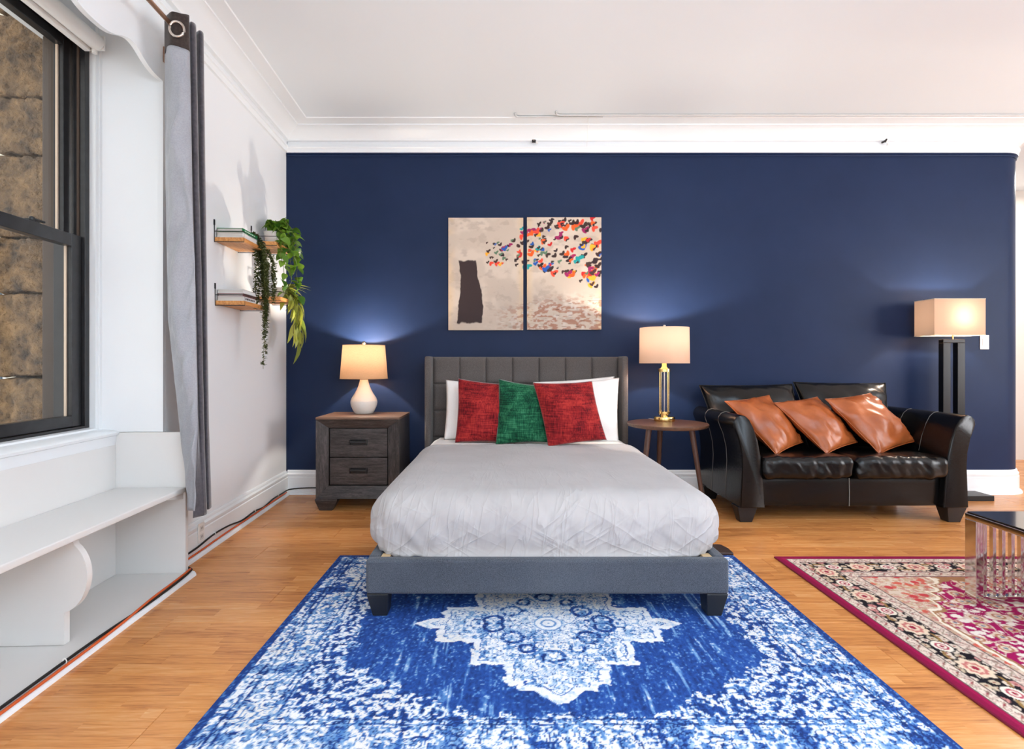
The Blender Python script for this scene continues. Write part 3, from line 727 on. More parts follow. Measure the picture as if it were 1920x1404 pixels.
for nm, q, d4, t, mat, lab, sd in (
    ('throw_cushion', [(859, 709), (962, 720), (966, 831), (853, 830)], (4.14, 4.14, 4.0, 4.0), 0.17, red_vel, 'red chenille throw cushion at the left, left of the green one', 11),
    ('throw_cushion', [(935, 710), (1034, 725), (1046, 830), (929, 834)], (4.08, 4.06, 3.93, 3.93), 0.16, green_vel, 'green chenille throw cushion between the two red ones', 14),
    ('throw_cushion', [(999, 717), (1110, 714), (1138, 825), (1028, 839)], (3.98, 3.99, 3.85, 3.83), 0.18, red_vel, 'red chenille throw cushion tilted in front of the white pillows', 17)):
    pil(nm, q, d4, t, mat, lab, 'cushions on the bed', sd, 0.05, 0.016, 0.62, 'cushion')

# ------------------------------------------------------------------ nightstand and its lamp
ns = thing('nightstand', 'dark grey wood-grain two-drawer nightstand left of the bed', 'nightstand', (-1.11, 4.27, 0))
nx0, nx1, ny0, ny1, nz0, nz1 = -1.43, -0.795, 4.05, 4.49, 0.092, 0.712
m = MB(); m.box(nx0, nx0 + 0.02, ny0 + 0.03, ny1, nz0, nz1 - 0.018); m.build('side_panel', night_v, ns)
m = MB(); m.box(nx1 - 0.02, nx1, ny0 + 0.03, ny1, nz0, nz1 - 0.018); m.build('side_panel', night_v, ns)
m = MB(); m.box(nx0 - 0.002, nx1 + 0.002, ny0, ny1 + 0.002, nz1 - 0.018, nz1); m.build('top', pm('lamplit_oak_top', C(96, 74, 60), 0.4, col2=C(128, 98, 78), scale=4, stretch=(2, 20, 20), bump=0.1), ns, bevel=0.003)  # grey oak top; the lamp's warm light is put into its browner colour
m = MB(); m.box(nx0 + 0.02, nx1 - 0.02, ny1 - 0.015, ny1, nz0, nz1 - 0.018); m.build('back_panel', night_v, ns)
m = MB(); m.box(nx0 + 0.02, nx1 - 0.02, ny0 + 0.03, ny1 - 0.015, nz0, nz0 + 0.018); m.build('bottom_panel', night_m, ns)
ix0, ix1, iz0, iz1 = PX(614, 4.05), PX(726, 4.05), PZ(912, 4.05), PZ(803, 4.05)
zt = nz1 - 0.019
A = [(nx0, nz0), (nx1, nz0), (nx1, zt), (nx0, zt)]; B = [(ix0, iz0), (ix1, iz0), (ix1, iz1), (ix0, iz1)]
for k in range(4):
    a, b = A[k], A[(k + 1) % 4]; c, d = B[(k + 1) % 4], B[k]
    m = MB(); m.add([(a[0], ny0, a[1]), (b[0], ny0, b[1]), (c[0], ny0 + 0.026, c[1]), (d[0], ny0 + 0.026, d[1]), (a[0], ny0 + 0.032, a[1]), (b[0], ny0 + 0.032, b[1]), (c[0], ny0 + 0.05, c[1]), (d[0], ny0 + 0.05, d[1])],
                    [(0, 1, 2, 3), (7, 6, 5, 4), (0, 4, 5, 1), (1, 5, 6, 2), (2, 6, 7, 3), (3, 7, 4, 0)])
    m.build('frame_board', night_v if k % 2 else night_m, ns, bevel=0.0015)
zm = PZ(857.5, 4.08)
for z0, z1 in ((iz0 + 0.006, zm - 0.003), (zm + 0.003, iz1 - 0.006)):
    m = MB(); m.box(ix0 + 0.007, ix1 - 0.007, ny0 + 0.034, ny0 + 0.30, z0, z1); dr = m.build('drawer', night_m, ns, bevel=0.002)
    zc = (z0 + z1) / 2 + 0.005; xc = (ix0 + ix1) / 2; fy = ny0 + 0.034
    m = MB(); m.box(xc - 0.068, xc + 0.068, fy - 0.003, fy, zc - 0.022, zc + 0.022)
    m.prism([(fy - 0.003, zc + 0.016), (fy - 0.018, zc + 0.010), (fy - 0.020, zc - 0.004), (fy - 0.012, zc - 0.004), (fy - 0.003, zc + 0.006)], 'x', xc - 0.058, xc + 0.058)
    for sx in (-1, 1): m.box(xc + sx * 0.063 - 0.005, xc + sx * 0.063 + 0.005, fy - 0.018, fy - 0.002, zc - 0.020, zc + 0.018)
    m.build('handle', black_metal, dr, bevel=0.0012)
for fx, s in ((nx0 - 0.006, 1), (nx1 + 0.006, -1)):
    for fy in (ny0 - 0.006, ny1 - 0.10):
        a, b = sorted((fx, fx + s * 0.17)); c, d = sorted((fx + s * 0.028, fx + s * 0.125))
        m = MB(); m.frustum(c, d, fy + 0.02, fy + 0.085, 0, a, b, fy, fy + 0.10, nz0 - 0.014); m.box(a, b, fy, fy + 0.10, nz0 - 0.014, nz0 - 0.001)
        m.build('foot', night_m, ns, bevel=0.003)

def shade_shell(mb, cx, cy, r0, z0, r1, z1, seg=48): mb.lathe([(r0, z0), (r0 + (r1 - r0) * .5, (z0 + z1) / 2), (r1, z1)], cx, cy, seg, False); return mb
WARM = (1.0, 0.78, 0.55)
def bulb(parent, cx, cy, z, power, col=WARM, r=0.02):
    m = MB(); m.lathe([(0.012, -0.05), (0.014, -0.03), (0.024, -0.012), (0.029, 0.008), (0.026, 0.026), (0.016, 0.038), (0.003, 0.043)], cx, cy, 20, True, z)
    m.build('bulb', lit_bulb, parent, smooth=60)
    m = MB(); m.lathe([(0.016, -0.085), (0.016, -0.05)], cx, cy, 16, True, z); m.build('socket', brass, parent, smooth=40)
    o = point_light('bulb_light', parent, (cx, cy, z + 0.06), power, col, r)
s_ = NT('lit_bulb'); s_.b.inputs['Emission Color'].default_value = (1, 0.8, 0.58, 1); s_.b.inputs['Emission Strength'].default_value = 6; lit_bulb = s_.m
lx, ly = PX(682.5, 4.36), 4.36
tl = thing('table_lamp', 'lit table lamp with burlap shade and cream ceramic base on the nightstand', 'lamp', (lx, ly, nz1))
z = nz1
m = MB(); m.lathe([(0.068, 0.001), (0.074, 0.006), (0.088, 0.03), (0.103, 0.065), (0.107, 0.09), (0.106, 0.104)], lx, ly, 40, True, z); m.build('lower_body', ceramic_low, tl, smooth=60)
m = MB(); m.lathe([(0.106, 0.104), (0.098, 0.128), (0.080, 0.155), (0.060, 0.19), (0.045, 0.225), (0.035, 0.26), (0.030, 0.283), (0.029, 0.292)], lx, ly, 40, True, z); m.build('neck', ceramic, tl, smooth=60)
zb, zt_ = PZ(710, ly) + 0.001, PZ(647, ly)
m = shade_shell(MB(), lx, ly, 0.190, zb, 0.168, zt_); m.build('shade', burlap, tl, smooth=60, recalc=True)
for r, zz in ((0.191, zb), (0.169, zt_)):
    m = MB(); m.tube([(lx + r * math.cos(a * math.pi / 24), ly + r * math.sin(a * math.pi / 24), zz) for a in range(48)], 0.0022, 6, True); m.build('shade_ring', pm('shade_binding', C(120, 92, 64), 0.8), tl, smooth=180)
m = MB()
for k in range(3):
    a = k * 2.094 + 0.5; m.tube([(lx, ly, zt_ - 0.006), (lx + 0.168 * math.cos(a), ly + 0.168 * math.sin(a), zt_ - 0.003)], 0.0018, 6)
m.build('spider', nickel, tl)
m = MB(); m.tube([(lx, ly, zt_ - 0.01), (lx, ly, zt_ + 0.006)], 0.004, 8); m.lathe([(0.004, 0), (0.013, 0.004), (0.016, 0.014), (0.012, 0.025), (0.004, 0.03)], lx, ly, 18, True, zt_ + 0.003); m.build('finial', nickel, tl, smooth=50)
m = MB(); m.tube([(lx + 0.052 * math.sin(a), ly, z + 0.30 + (zt_ - z - 0.306) * (1 - math.cos(a)) / 2) for a in [math.pi * i / 12 for i in range(13)]], 0.002, 6); m.tube([(lx - 0.052 * math.sin(a), ly, z + 0.30 + (zt_ - z - 0.306) * (1 - math.cos(a)) / 2) for a in [math.pi * i / 12 for i in range(13)]], 0.002, 6); m.build('harp', brass, tl)
bulb(tl, lx, ly, zt_ - 0.135, 42, (1.0, 0.90, 0.78))

# ------------------------------------------------------------------ round side table and glass lamp
tx, ty, tz = PX(1251, 4.07), 4.07, 0.668
sd = thing('side_table', 'small round walnut side table on three splayed legs', 'table', (tx, ty, 0))
m = MB(); m.lathe([(0.270, -0.030), (0.292, -0.024), (0.300, -0.010), (0.300, -0.003), (0.297, 0.0)], tx, ty, 64, True, tz); m.build('table_top', walnut, sd, smooth=40)
for ang in (205, 265, 335, 90):
    a = math.radians(ang); 
    if ang == 265: continue
    m = MB(); m.tube([(tx + 0.27 * math.cos(a), ty + 0.27 * math.sin(a), 0.002), (tx + 0.175 * math.cos(a), ty + 0.175 * math.sin(a), tz - 0.028)], 0.013, 14, False, 0.022); m.build('leg', walnut_leg, sd, smooth=50)
gd = 4.20; gx = PX(1245.5, gd)
gl = thing('table_lamp', 'lit table lamp with white drum shade and glass and brass column on the round table', 'lamp', (gx, gd, tz))
m = MB(); m.lathe([(0.078, 0.0), (0.080, 0.004), (0.080, 0.030), (0.077, 0.036)], gx, gd, 40, True, tz); m.build('base', brass, gl, smooth=40)
m = MB(); m.lathe([(0.030, 0.036), (0.030, 0.055), (0.046, 0.060), (0.046, 0.075)], gx, gd, 32, True, tz); m.build('lower_collar', brass, gl, smooth=40)
ztop = PZ(694, gd) - tz
m = MB(); m.lathe([(0.046, ztop - 0.012), (0.046, ztop + 0.010), (0.028, ztop + 0.014), (0.018, ztop + 0.03), (0.018, ztop + 0.06)], gx, gd, 32, True, tz); m.build('upper_collar', brass, gl, smooth=40)
m = MB(); m.lathe([(0.034, 0.075), (0.034, ztop - 0.012)], gx, gd, 32, False, tz); m.build('glass_column', column_glass, gl, smooth=180)
m = MB(); m.tube([(gx, gd, tz + 0.07), (gx, gd, tz + ztop)], 0.0035, 10); m.build('centre_rod', nickel, gl, smooth=60)
for k in range(4):
    a = math.radians(20 + 90 * k); m = MB(); m.tube([(gx + 0.043 * math.cos(a), gd + 0.043 * math.sin(a), tz + 0.05), (gx + 0.043 * math.cos(a), gd + 0.043 * math.sin(a), tz + ztop + 0.006)], 0.0034, 10); m.build('rod', brass, gl, smooth=60)
zb, zt_ = PZ(681, gd), PZ(614.5, gd)
m = shade_shell(MB(), gx, gd, 0.192, zb, 0.188, zt_); m.build('shade', white_shade, gl, smooth=60)
m = MB()
for k in range(3):
    a = k * 2.094 + 0.3; m.tube([(gx, gd, zt_ - 0.008), (gx + 0.182 * math.cos(a), gd + 0.182 * math.sin(a), zt_ - 0.004)], 0.0018, 6)
m.build('spider', brass, gl)
m = MB(); m.tube([(gx, gd, zt_ - 0.012), (gx, gd, zt_ + 0.004)], 0.004, 8); m.lathe([(0.006, 0), (0.012, 0.002), (0.012, 0.018), (0.008, 0.022)], gx, gd, 16, True, zt_ + 0.002); m.build('finial', nickel, gl, smooth=50)
m = MB(); q = [(gx - 0.05, gd + 0.06, tz + 0.005), (gx - 0.075, gd + 0.12, tz + 0.005), (gx - 0.08, gd + 0.155, tz + 0.003), (gx - 0.08, gd + 0.170, tz - 0.02)] + [(gx - 0.08 + 0.008 * math.sin(i * .9), gd + 0.172 + 0.004 * i, tz - 0.03 - (tz - 0.05) * i / 10) for i in range(11)]
m.tube(q, 0.003, 6); m.build('cord', white_plastic, gl, smooth=180)
bulb(gl, gx, gd, zt_ - 0.14, 42, (1.0, 0.91, 0.80))

# ------------------------------------------------------------------ loveseat
sf = thing('loveseat', 'black leather two-seat sofa with rolled arms against the navy wall', 'sofa', (2.445, 4.1, 0))
SC = 2.445
arm = [(3.065, .112), (3.078, .30), (3.096, .473), (3.118, .58), (3.150, .675), (3.178, .728), (3.208, .755), (3.238, .762), (3.268, .75), (3.288, .725), (3.292, .695), (3.280, .66), (3.255, .60), (3.232, .50), (3.226, .40), (3.238, .112)]
def armbuild(sgn):
    m = MB(); pr = [(SC + sgn * (x - SC), z_) for x, z_ in arm]
    cx_ = sum(p[0] for p in pr) / len(pr); cz_ = sum(p[1] for p in pr) / len(pr)
    N_ = len(pr); rings = []
    for yy, s1 in ((3.716, 0.86), (3.722, 0.95), (3.735, 1.0), (4.50, 1.0), (4.515, 0.96)):
        rings.append([(cx_ + (p[0] - cx_) * (1 - (1 - s1) * 0.7), yy, cz_ + (p[1] - cz_) * (1 - (1 - s1) * 0.12)) for p in pr])
    v = [q for r_ in rings for q in r_]; f = [(i * N_ + k, i * N_ + (k + 1) % N_, (i + 1) * N_ + (k + 1) % N_, (i + 1) * N_ + k) for i in range(len(rings) - 1) for k in range(N_)]
    f += [tuple(range(N_))[::-1], tuple((len(rings) - 1) * N_ + k for k in range(N_))]
    m.add(v, f); a_ = m.build('arm', leather, sf, smooth=50)
    for yy in (3.98, 4.24):
        t = MB(); t.tube([(SC + sgn * (x - SC + dx), yy, z_ + dz) for (x, z_), dx, dz in [(arm[2], -.001, 0), (arm[3], -.001, .001), (arm[4], -.001, .001), (arm[5], -.001, .001), (arm[6], 0, .001), (arm[7], 0, .001), (arm[8], .001, .001), (arm[9], .001, 0), (arm[10], .001, 0), (arm[11], .001, 0), (arm[12], .001, 0), (arm[13], .001, 0), (arm[14], .001, 0), (arm[15], .001, 0.01)]], 0.0014, 6); t.build('stitching', stitch_m, a_, smooth=180)
    x_ = SC + sgn * (3.066 - SC)
    return a_
armbuild(1); armbuild(-1)
def base_d(p, n_): return p + n_ * 0.004 * noise.noise(Vector((p.x * 5, p.z * 9, p.y)))
rbox(SC - 0.63, SC + 0.63, 3.765, 4.48, 0.112, 0.315, (0.015, 0.015, 0.015), (50, 6, 10), base_d).build('base', leather, sf, smooth=60)
m = MB(); m.tube([(2.435, 3.763, 0.114), (2.436, 3.762, 0.2), (2.435, 3.763, 0.312)], 0.0025, 6); m.build('stitching', stitch_m, sf)
rbox(SC - 0.63, SC + 0.63, 4.33, 4.515, 0.112, 0.80, (0.05, 0.05, 0.05), (30, 6, 16)).build('back_rest', leather, sf, smooth=180)
def seat_d(k):
    def d(p, n_):
        fr = max(0, min(1, (3.84 - p.y) / 0.12))
        w = 0.012 * fr * noise.noise(Vector((p.x * 14 + k * 9, p.z * 5, 2.0))) + 0.006 * noise.noise(Vector((p.x * 5, p.y * 5, k * 3.0)))
        if fr > 0: w += fr * 0.006 * noise.noise(Vector((p.x * 34 + p.z * 20, p.z * 10, k * 5.0)))
        return p + n_ * w
    return d
for k, (a, b) in enumerate(((1.797, 2.438), (2.446, 3.094))):
    rbox(a, b, 3.69, 4.28, 0.312, 0.470, (0.045, 0.05, 0.05), (60, 30, 16), seat_d(k)).build('seat_cushion', leather, sf, smooth=180)
for k, (q, X0, X1) in enumerate((([(1311, 722), (1485, 720)], 1.70, 2.42), ([(1487, 716), (1660, 718)], 2.46, 3.10))):
    a = P(*q[0], 4.44); b = P(*q[1], 4.44)
    mm = pillow(a, b, (X1, 4.24, 0.465), (X0, 4.24, 0.465), 0.20, n=24, pinch=0.035, wr=0.02, seed=21 + k * 6, power=0.45); c_ = mm.build('back_cushion', leather, sf, smooth=180)
    t = MB(); t.tube([Vector(p) for p in mm.rim], 0.004, 6, True); t.build('piping', leather, c_, smooth=180)
for lx_ in (SC - 0.735, SC + 0.735):
    s = -1 if lx_ < SC else 1
    for yy in (3.755, 4.40):
        m = MB(); m.frustum(lx_ - 0.042, lx_ + 0.042, yy + 0.01, yy + 0.08, 0, lx_ - 0.07, lx_ + 0.07, yy - 0.015, yy + 0.10, 0.114); m.build('leg', leg_black, sf, bevel=0.004)
for nm, q, d4, lab, sdd in (
    ('leather_cushion', [(1359, 752), (1440, 741), (1506, 829), (1456, 853)], (4.10, 4.26, 4.05, 3.86), 'tan leather cushion nearest the left sofa arm', 31),
    ('leather_cushion', [(1451, 755), (1532, 744), (1608, 829), (1550, 851)], (4.10, 4.26, 4.05, 3.86), 'tan leather cushion in the middle of the three on the sofa', 37),
    ('leather_cushion', [(1547, 748), (1632, 737), (1718, 827), (1649, 851)], (4.08, 4.26, 4.05, 3.87), 'tan leather cushion farthest right of the three on the sofa', 41)):
    mm, o = pil(nm, q, d4, 0.19, tan_leather, lab, 'tan cushions on the sofa', sdd, 0.045, 0.022, 0.6, 'cushion')
    t = MB(); t.tube([Vector(p) for p in mm.rim], 0.003, 6, True); t.build('piping', tan_leather, o, smooth=180)

# ------------------------------------------------------------------ floor lamp
fd = 4.42; fx0, fx1 = PX(1764, fd), PX(1805, fd); fc = (fx0 + fx1) / 2
fl = thing('floor_lamp', 'tall black open-frame floor lamp with lit rectangular cream shade behind the sofa', 'lamp', (fc, fd, 0))
m = MB(); m.box(fc - 0.20, PX(1846, 4.43), fd - 0.08, fd + 0.10, 0, 0.042); m.build('base', black_gloss, fl, bevel=0.003)
zp = PZ(636, fd)
for a, b in ((fx0, fx0 + 0.062), (fx1 - 0.062, fx1)):
    m = MB(); m.box(a, b, fd - 0.025, fd + 0.025, 0.042, zp - 0.03); m.build('post', black_gloss, fl, bevel=0.003)
m = MB(); m.box(fx0, fx1, fd - 0.025, fd + 0.025, zp - 0.03, zp); m.build('top_bar', black_gloss, fl, bevel=0.003)
m = MB(); m.tube([(fc, fd - 0.01, zp), (fc, fd - 0.01, zp + 0.13)], 0.006, 10); m.build('stem', brass, fl, smooth=60)
sx0, sx1, sy0, sy1 = PX(1752, 4.30), PX(1848, 4.30), 4.30, 4.51
sz0, sz1 = PZ(628, 4.30), PZ(560, 4.30)
m = MB()
v = [(sx0, sy0, sz0), (sx1, sy0, sz0), (sx1, sy1, sz0), (sx0, sy1, sz0), (sx0, sy0, sz1), (sx1, sy0, sz1), (sx1, sy1, sz1), (sx0, sy1, sz1)]
m.add(v, [(0, 1, 5, 4), (1, 2, 6, 5), (2, 3, 7, 6), (3, 0, 4, 7)]); m.build('shade', floor_shade, fl)
m = MB()
for zz in (sz0, sz1): m.tube([(sx0, sy0, zz), (sx1, sy0, zz), (sx1, sy1, zz), (sx0, sy1, zz)], 0.003, 6, True)
m.build('shade_trim', pm('shade_trim', C(226, 208, 184), 0.8), fl)
m = MB(); m.tube([(fc, (sy0 + sy1) / 2, sz1 - 0.005), (sx0, (sy0 + sy1) / 2, sz1 - 0.003)], 0.002, 6); m.tube([(fc, (sy0 + sy1) / 2, sz1 - 0.005), (sx1, (sy0 + sy1) / 2, sz1 - 0.003)], 0.002, 6); m.tube([(fc, 4.405, zp + 0.12), (fc, 4.405, sz1 + 0.01)], 0.003, 6); m.build('spider', brass, fl)
bulb(fl, fc, 4.405, zp + 0.12, 30, (1.0, 0.90, 0.78))
# ------------------------------------------------------------------ pair of canvases (plain abstract stand-in prints)
def canvas(px0, px1, py0, py1, label, which):
    d = 4.57; x0, x1, z1, z0 = PX(px0, d), PX(px1, d), PZ(py0, d), PZ(py1, d)
    t = thing('wall_canvas', label, 'picture', ((x0 + x1) / 2, d, z0), group='pair of canvases above the bed')
    m = MB(); m.box(x0, x1, d - 0.012, BW - 0.001, z0, z1); m.build('stretcher', canvas_side, t, bevel=0.002)
    nx, ny = 170, 256; X, Z = np.meshgrid(np.linspace(x0, x1, nx), np.linspace(z0, z1, ny))
    u = (X - x0) / (x1 - x0) + which; v = (Z - z0) / (z1 - z0); w = v * 1.5     # u 0..2 over the pair, w same units
    n = fbm(u * 5, w * 5, 3, 4); col = np.ones(X.shape + (3,)) * lin(196, 180, 164)
    col = blend(col, lin(208, 192, 176), ss(.45, .7, n)); col = blend(col, lin(174, 158, 144), ss(.55, .75, fbm(u * 9, w * 14, 8, 4)) * .6)
    ed = np.abs(u - which - .5); col = blend(col, lin(212, 182, 142), ss(.38, .52, ed) * ss(.3, .7, n) * .8)
    # weathered courses low down
    k = ss(.30, .16, v - .06 * (u - 1) - .10 * (fbm(u * 3, w * 3, 5, 3) - .5)) * ss(.45, 1.1, u)
    row = np.floor(w * 26); off = (row % 2) * .5; fx = (u * 9 + off) % 1; fz = (w * 26) % 1
    j = ss(.46, .6, fbm(u * 16, w * 34, 12, 3))
    col = blend(col, lin(160, 104, 80), k * j * .75); col = blend(col, lin(208, 198, 188), k * ss(.6, .75, fbm(u * 20, w * 26, 18, 2)) * .8)
    col = blend(col, lin(74, 50, 42), k * ss(.16, .06, fz) * ss(.62, .75, fbm(u * 12, w * 30, 22, 2)))
    if which == 0:       # one plain upright dark brush mark
        e = np.abs((u - .27 - .03 * np.sin(w * 4)) / (.115 + .05 * ss(.5, .2, v))); e = np.maximum(e, np.abs((v - .34) / .275))
        col = blend(col, lin(62, 50, 50), ss(1.03, .97, e ** 1.0 + .16 * (fbm(u * 14, w * 14, 31, 3) - .5)))
    r = random.Random(5); pal = [(62, 44, 44), (52, 40, 44), (74, 52, 50), (60, 46, 44), (58, 42, 40), (196, 44, 44), (228, 94, 40), (240, 168, 50), (226, 76, 56), (40, 88, 166), (36, 150, 150), (150, 40, 92), (92, 120, 96), (58, 42, 42), (66, 50, 46)]
    cnt = 0
    while cnt < 210:     # drifting dabs of paint, denser to the upper right
        a, b = r.uniform(.5, 2.0), r.uniform(.30, 1.0); ang = r.uniform(-1, 1); s = r.uniform(.012, .030) * (.75 + .4 * (a - .5)); c = pal[r.randrange(len(pal))]
        lowest = .62 - .10 * (a - .5) - .02; hi = .78 + .25 * (a - .5)
        if b < lowest - .12 * max(0, a - 1.2) or b > hi: continue
        cnt += 1
        if a + .1 < which or a - .1 > which + 1: continue
        if c[0] > 120 or c[2] > 120: s *= 1.25
        for q in (-1, 1):
            th = ang + q * .75; dx = u - a - q * s * .5 * math.cos(ang); dz = w - b * 1.5 - s * .55 * math.sin(th)
            p_ = dx * math.cos(th) + dz * math.sin(th); o_ = -dx * math.sin(th) + dz * math.cos(th)
            col = blend(col, lin(*c), ss(1.15, .85, np.hypot(p_ / (s * 1.15), o_ / (s * .62))))
    colour_grid('print', canvas_m, X, np.full(X.shape, d - 0.0128), Z, col, t)
canvas(841, 981, 409, 619, 'left canvas print with tall dark mark on cream ground', 0)
canvas(988, 1127, 408, 618, 'right canvas print crowded with bright and dark dabs', 1)

# ------------------------------------------------------------------ rugs
bx0, bx1, by0, by1 = -0.955, 1.335, 1.475, 3.105
ru = thing('blue_rug', 'blue and white distressed medallion rug under the foot of the bed', 'rug', ((bx0 + bx1) / 2, 2.29, 0))
m = MB(); m.box(bx0, bx1, by0, by1, 0.0005, 0.0065); m.build('backing', rug_edge, ru, bevel=0.002)
X, Y = np.meshgrid(np.arange(bx0 + .002, bx1 - .002, .0048), np.arange(by0 + .002, by1 - .002, .0048))
u = X - (bx0 + bx1) / 2; v = Y - 2.29; U = np.abs(u); V = np.abs(v)
wob = (fbm(u * 30, v * 30, 2, 3) - .5)
def stepw(V):            # half width of the stepped medallion
    return np.select([V < .045, V < .15, V < .315, V < .44, V < .47, V < .54], [.575 - V * 1.6, .455, .315, .185, .14, np.maximum(.0, .085 * (1 - (V - .47) / .09))], -.2)
def med_d(s): return stepw(V + wob * .030 + s) - U + wob * .045 - s
inm = med_d(0.0); inm2 = med_d(.024)
hook = fbm(U * 22, V * 22, 40, 2); curl = np.abs(np.sin(hook * 15)); fine = fbm(U * 46, V * 46, 44, 2); curl2 = np.abs(np.sin(fine * 13))
blob = fbm(u * 64, v * 64, 47, 2)                                                         # broken, hand-worn edges
streak = fbm(u * 75, v * 6, 50, 3); speck = fbm(u * 130, v * 90, 61, 2); wear = fbm(u * 2.6, v * 2.0, 70, 3); wash = fbm(u * 14, v * 5, 75, 3)
lat = np.sin(U * 46) * np.sin(V * 46)
def motif(base, amp, blue):   # pale ground broken by blue scrollwork
    return base + amp * (ss(.35, .6, blob) - .5) - blue * ss(.50, .20, curl) * ss(.30, .55, blob + .15 * lat) - .5 * ss(.34, .1, curl2)
W = .15 + .30 * ss(.58, .70, streak) * ss(.48, .66, wash) + .22 * ss(.70, .8, speck)         # open blue field
dg = V - (.60 - .62 * np.clip(U - .30, 0, .5)) + wob * .07 + .012 * np.sign(np.sin(U * 46))
sp = ss(-.003, .006, np.maximum(dg, U - .79 + wob * .10)); W = W * (1 - sp) + sp * (motif(.54, .85, .55) - .18 * ss(.5, .7, wear))
bo = np.maximum(V - .605, U - .90) + wob * .012; bd = ss(-.003, .004, bo)
al_ = np.where(V - .605 > U - .90, U, V); cart = np.abs(((al_ + .02) % .36) / .36 - .5) * 2
bdm = motif(.76, .65, .70) - .55 * ss(.80, .9, cart) * ss(.3, .5, blob) ; bdm = bdm + .30 * (wear - .42) - .28 * ss(.55, .7, wash)
W = W * (1 - bd) + bd * bdm
for c in (.010, .034, .150, .172): W = W - .55 * ss(.006, .0025, np.abs(bo - c)) * ss(.35, .55, blob + .2 * wear)
mint = motif(.90, .45, .55) - .22 * ss(.5, .66, wash)
ring = np.hypot(u, v)
mint = np.where(ring < .062, .45 + .5 * ss(.4, .6, np.abs(np.sin(ring * 105))), mint)
for a, b, r_ in ((.155, .115, .055), (.235, .03, .05), (.0, .255, .05), (.10, .20, .035)):
    rr = np.hypot(U - a, (V - b) * 1.05) + wob * .012; mint = mint - .75 * ss(.012, .006, np.abs(rr - r_ * .8)) * ss(.25, .5, blob)
im = ss(-.003, .003, inm); W = W * (1 - im) + im * mint
W = np.where((inm > 0) & (inm2 < 0.004), .94 - .25 * ss(.6, .72, blob), W); W = np.where((inm2 > 0.004) & (inm2 < .010), .30, W)
W = W + .30 * (speck - .5) + .24 * (streak - .5)
e = np.minimum(np.minimum(X - bx0, bx1 - X), np.minimum(Y - by0, by1 - Y)); W = np.where(e < .032 + .010 * wob, .06 + .30 * ss(.6, .75, speck), W)
W = np.clip(W, 0, 1)
st = [0, .20, .40, .60, .78, 1.0]; cs = np.array([lin(30, 52, 108), lin(40, 80, 156), lin(84, 132, 190), lin(150, 182, 214), lin(214, 220, 230), lin(234, 234, 236)])
col = np.stack([np.interp(W, st, cs[:, k]) for k in range(3)], -1)
warm = ss(.58, .72, fbm(u * 5, v * 5, 81, 2)) * ss(.6, .8, W) * .3; col = blend(col, lin(214, 204, 188), warm)
colour_grid('pile', rug_m, X, Y, 0.0072 + .0006 * wob, col, ru)

rx0, rx1, ry0, ry1 = 1.558, 3.86, 0.10, 3.08
rr_ = thing('red_rug', 'crimson and cream oriental rug with black floral border by the coffee table', 'rug', (2.7, 1.6, 0))
m = MB(); m.box(rx0, rx1, ry0, ry1, 0.0005, 0.009); m.build('backing', rug2_edge, rr_, bevel=0.003)
X, Y = np.meshgrid(np.arange(rx0 + .003, rx1 - .003, .0055), np.arange(ry0 + .003, ry1 - .003, .0055))
e = np.minimum(np.minimum(X - rx0, rx1 - X), np.minimum(Y - ry0, ry1 - Y))
al = np.where((X - rx0 < ry1 - Y) & (X - rx0 < Y - ry0), Y, X)             # distance along the border
cream = lin(222, 204, 188); crim = lin(150, 18, 70); crim2 = lin(164, 20, 88); blk = lin(26, 22, 30); rose = lin(206, 130, 122)
wv = fbm(X * 30, Y * 30, 7, 3) - .5
col = np.ones(X.shape + (3,)) * crim
def band(a, b): return ss(a - .001, a + .002, e) * ss(b + .001, b - .002, e)
def creamband(a, b, seed):
    global col
    col = blend(col, cream, band(a, b)); mid = (a + b) / 2
    dots = ss(.32, .22, np.hypot(((al + .03 * seed) % .06 - .03) / .03, (e - mid - .008 * np.sin(al * 105)) / .018)); col = blend(col, lin(170, 40, 74), band(a, b) * dots)
    vine = ss(.005, .002, np.abs(e - mid - .013 * np.sin(al * 105))); col = blend(col, lin(120, 96, 70), band(a, b) * vine * .7)
    gr = ss(.52, .60, fbm(al * 95, e * 95, 90 + seed, 2)); col = blend(col, lin(168, 110, 104), band(a, b) * gr * .38); gr = ss(.60, .66, fbm(al * 120, e * 120, 95 + seed, 2)); col = blend(col, lin(70, 56, 52), band(a, b) * gr * .42)
    for c in (a + .004, b - .004): col = blend(col, blk, ss(.0035, .0015, np.abs(e - c)) * .85)
creamband(.042, .100, 1)
B0, B1 = .100, .232; bb = band(B0, B1); col = blend(col, blk, bb); mid = (B0 + B1) / 2
per = .30; ph = (al % per) / per - .5
big = np.hypot(ph * per / .062, (e - mid) / .050); ang = np.arctan2(e - mid, ph * per); sc = 1 + .10 * np.cos(ang * 9)
ph2 = ((al + per / 2) % per) / per - .5; smol = np.hypot(ph2 * per / .040, (e - mid) / .034)
cd, cid = cells(al * 24, e * 24, 9); fl_ = ss(.45, .37, cd + wv * .35)
col = blend(col, np.where((cid < .5)[..., None], lin(214, 196, 178), np.where((cid < .8)[..., None], lin(196, 134, 128), lin(196, 176, 150))), bb * fl_)
col = blend(col, lin(140, 70, 60), bb * ss(.14, .08, cd))
vine = ss(.008, .004, np.abs(e - mid - .038 * np.sin(al * 2 * math.pi / per))); col = blend(col, lin(150, 116, 70), bb * vine)
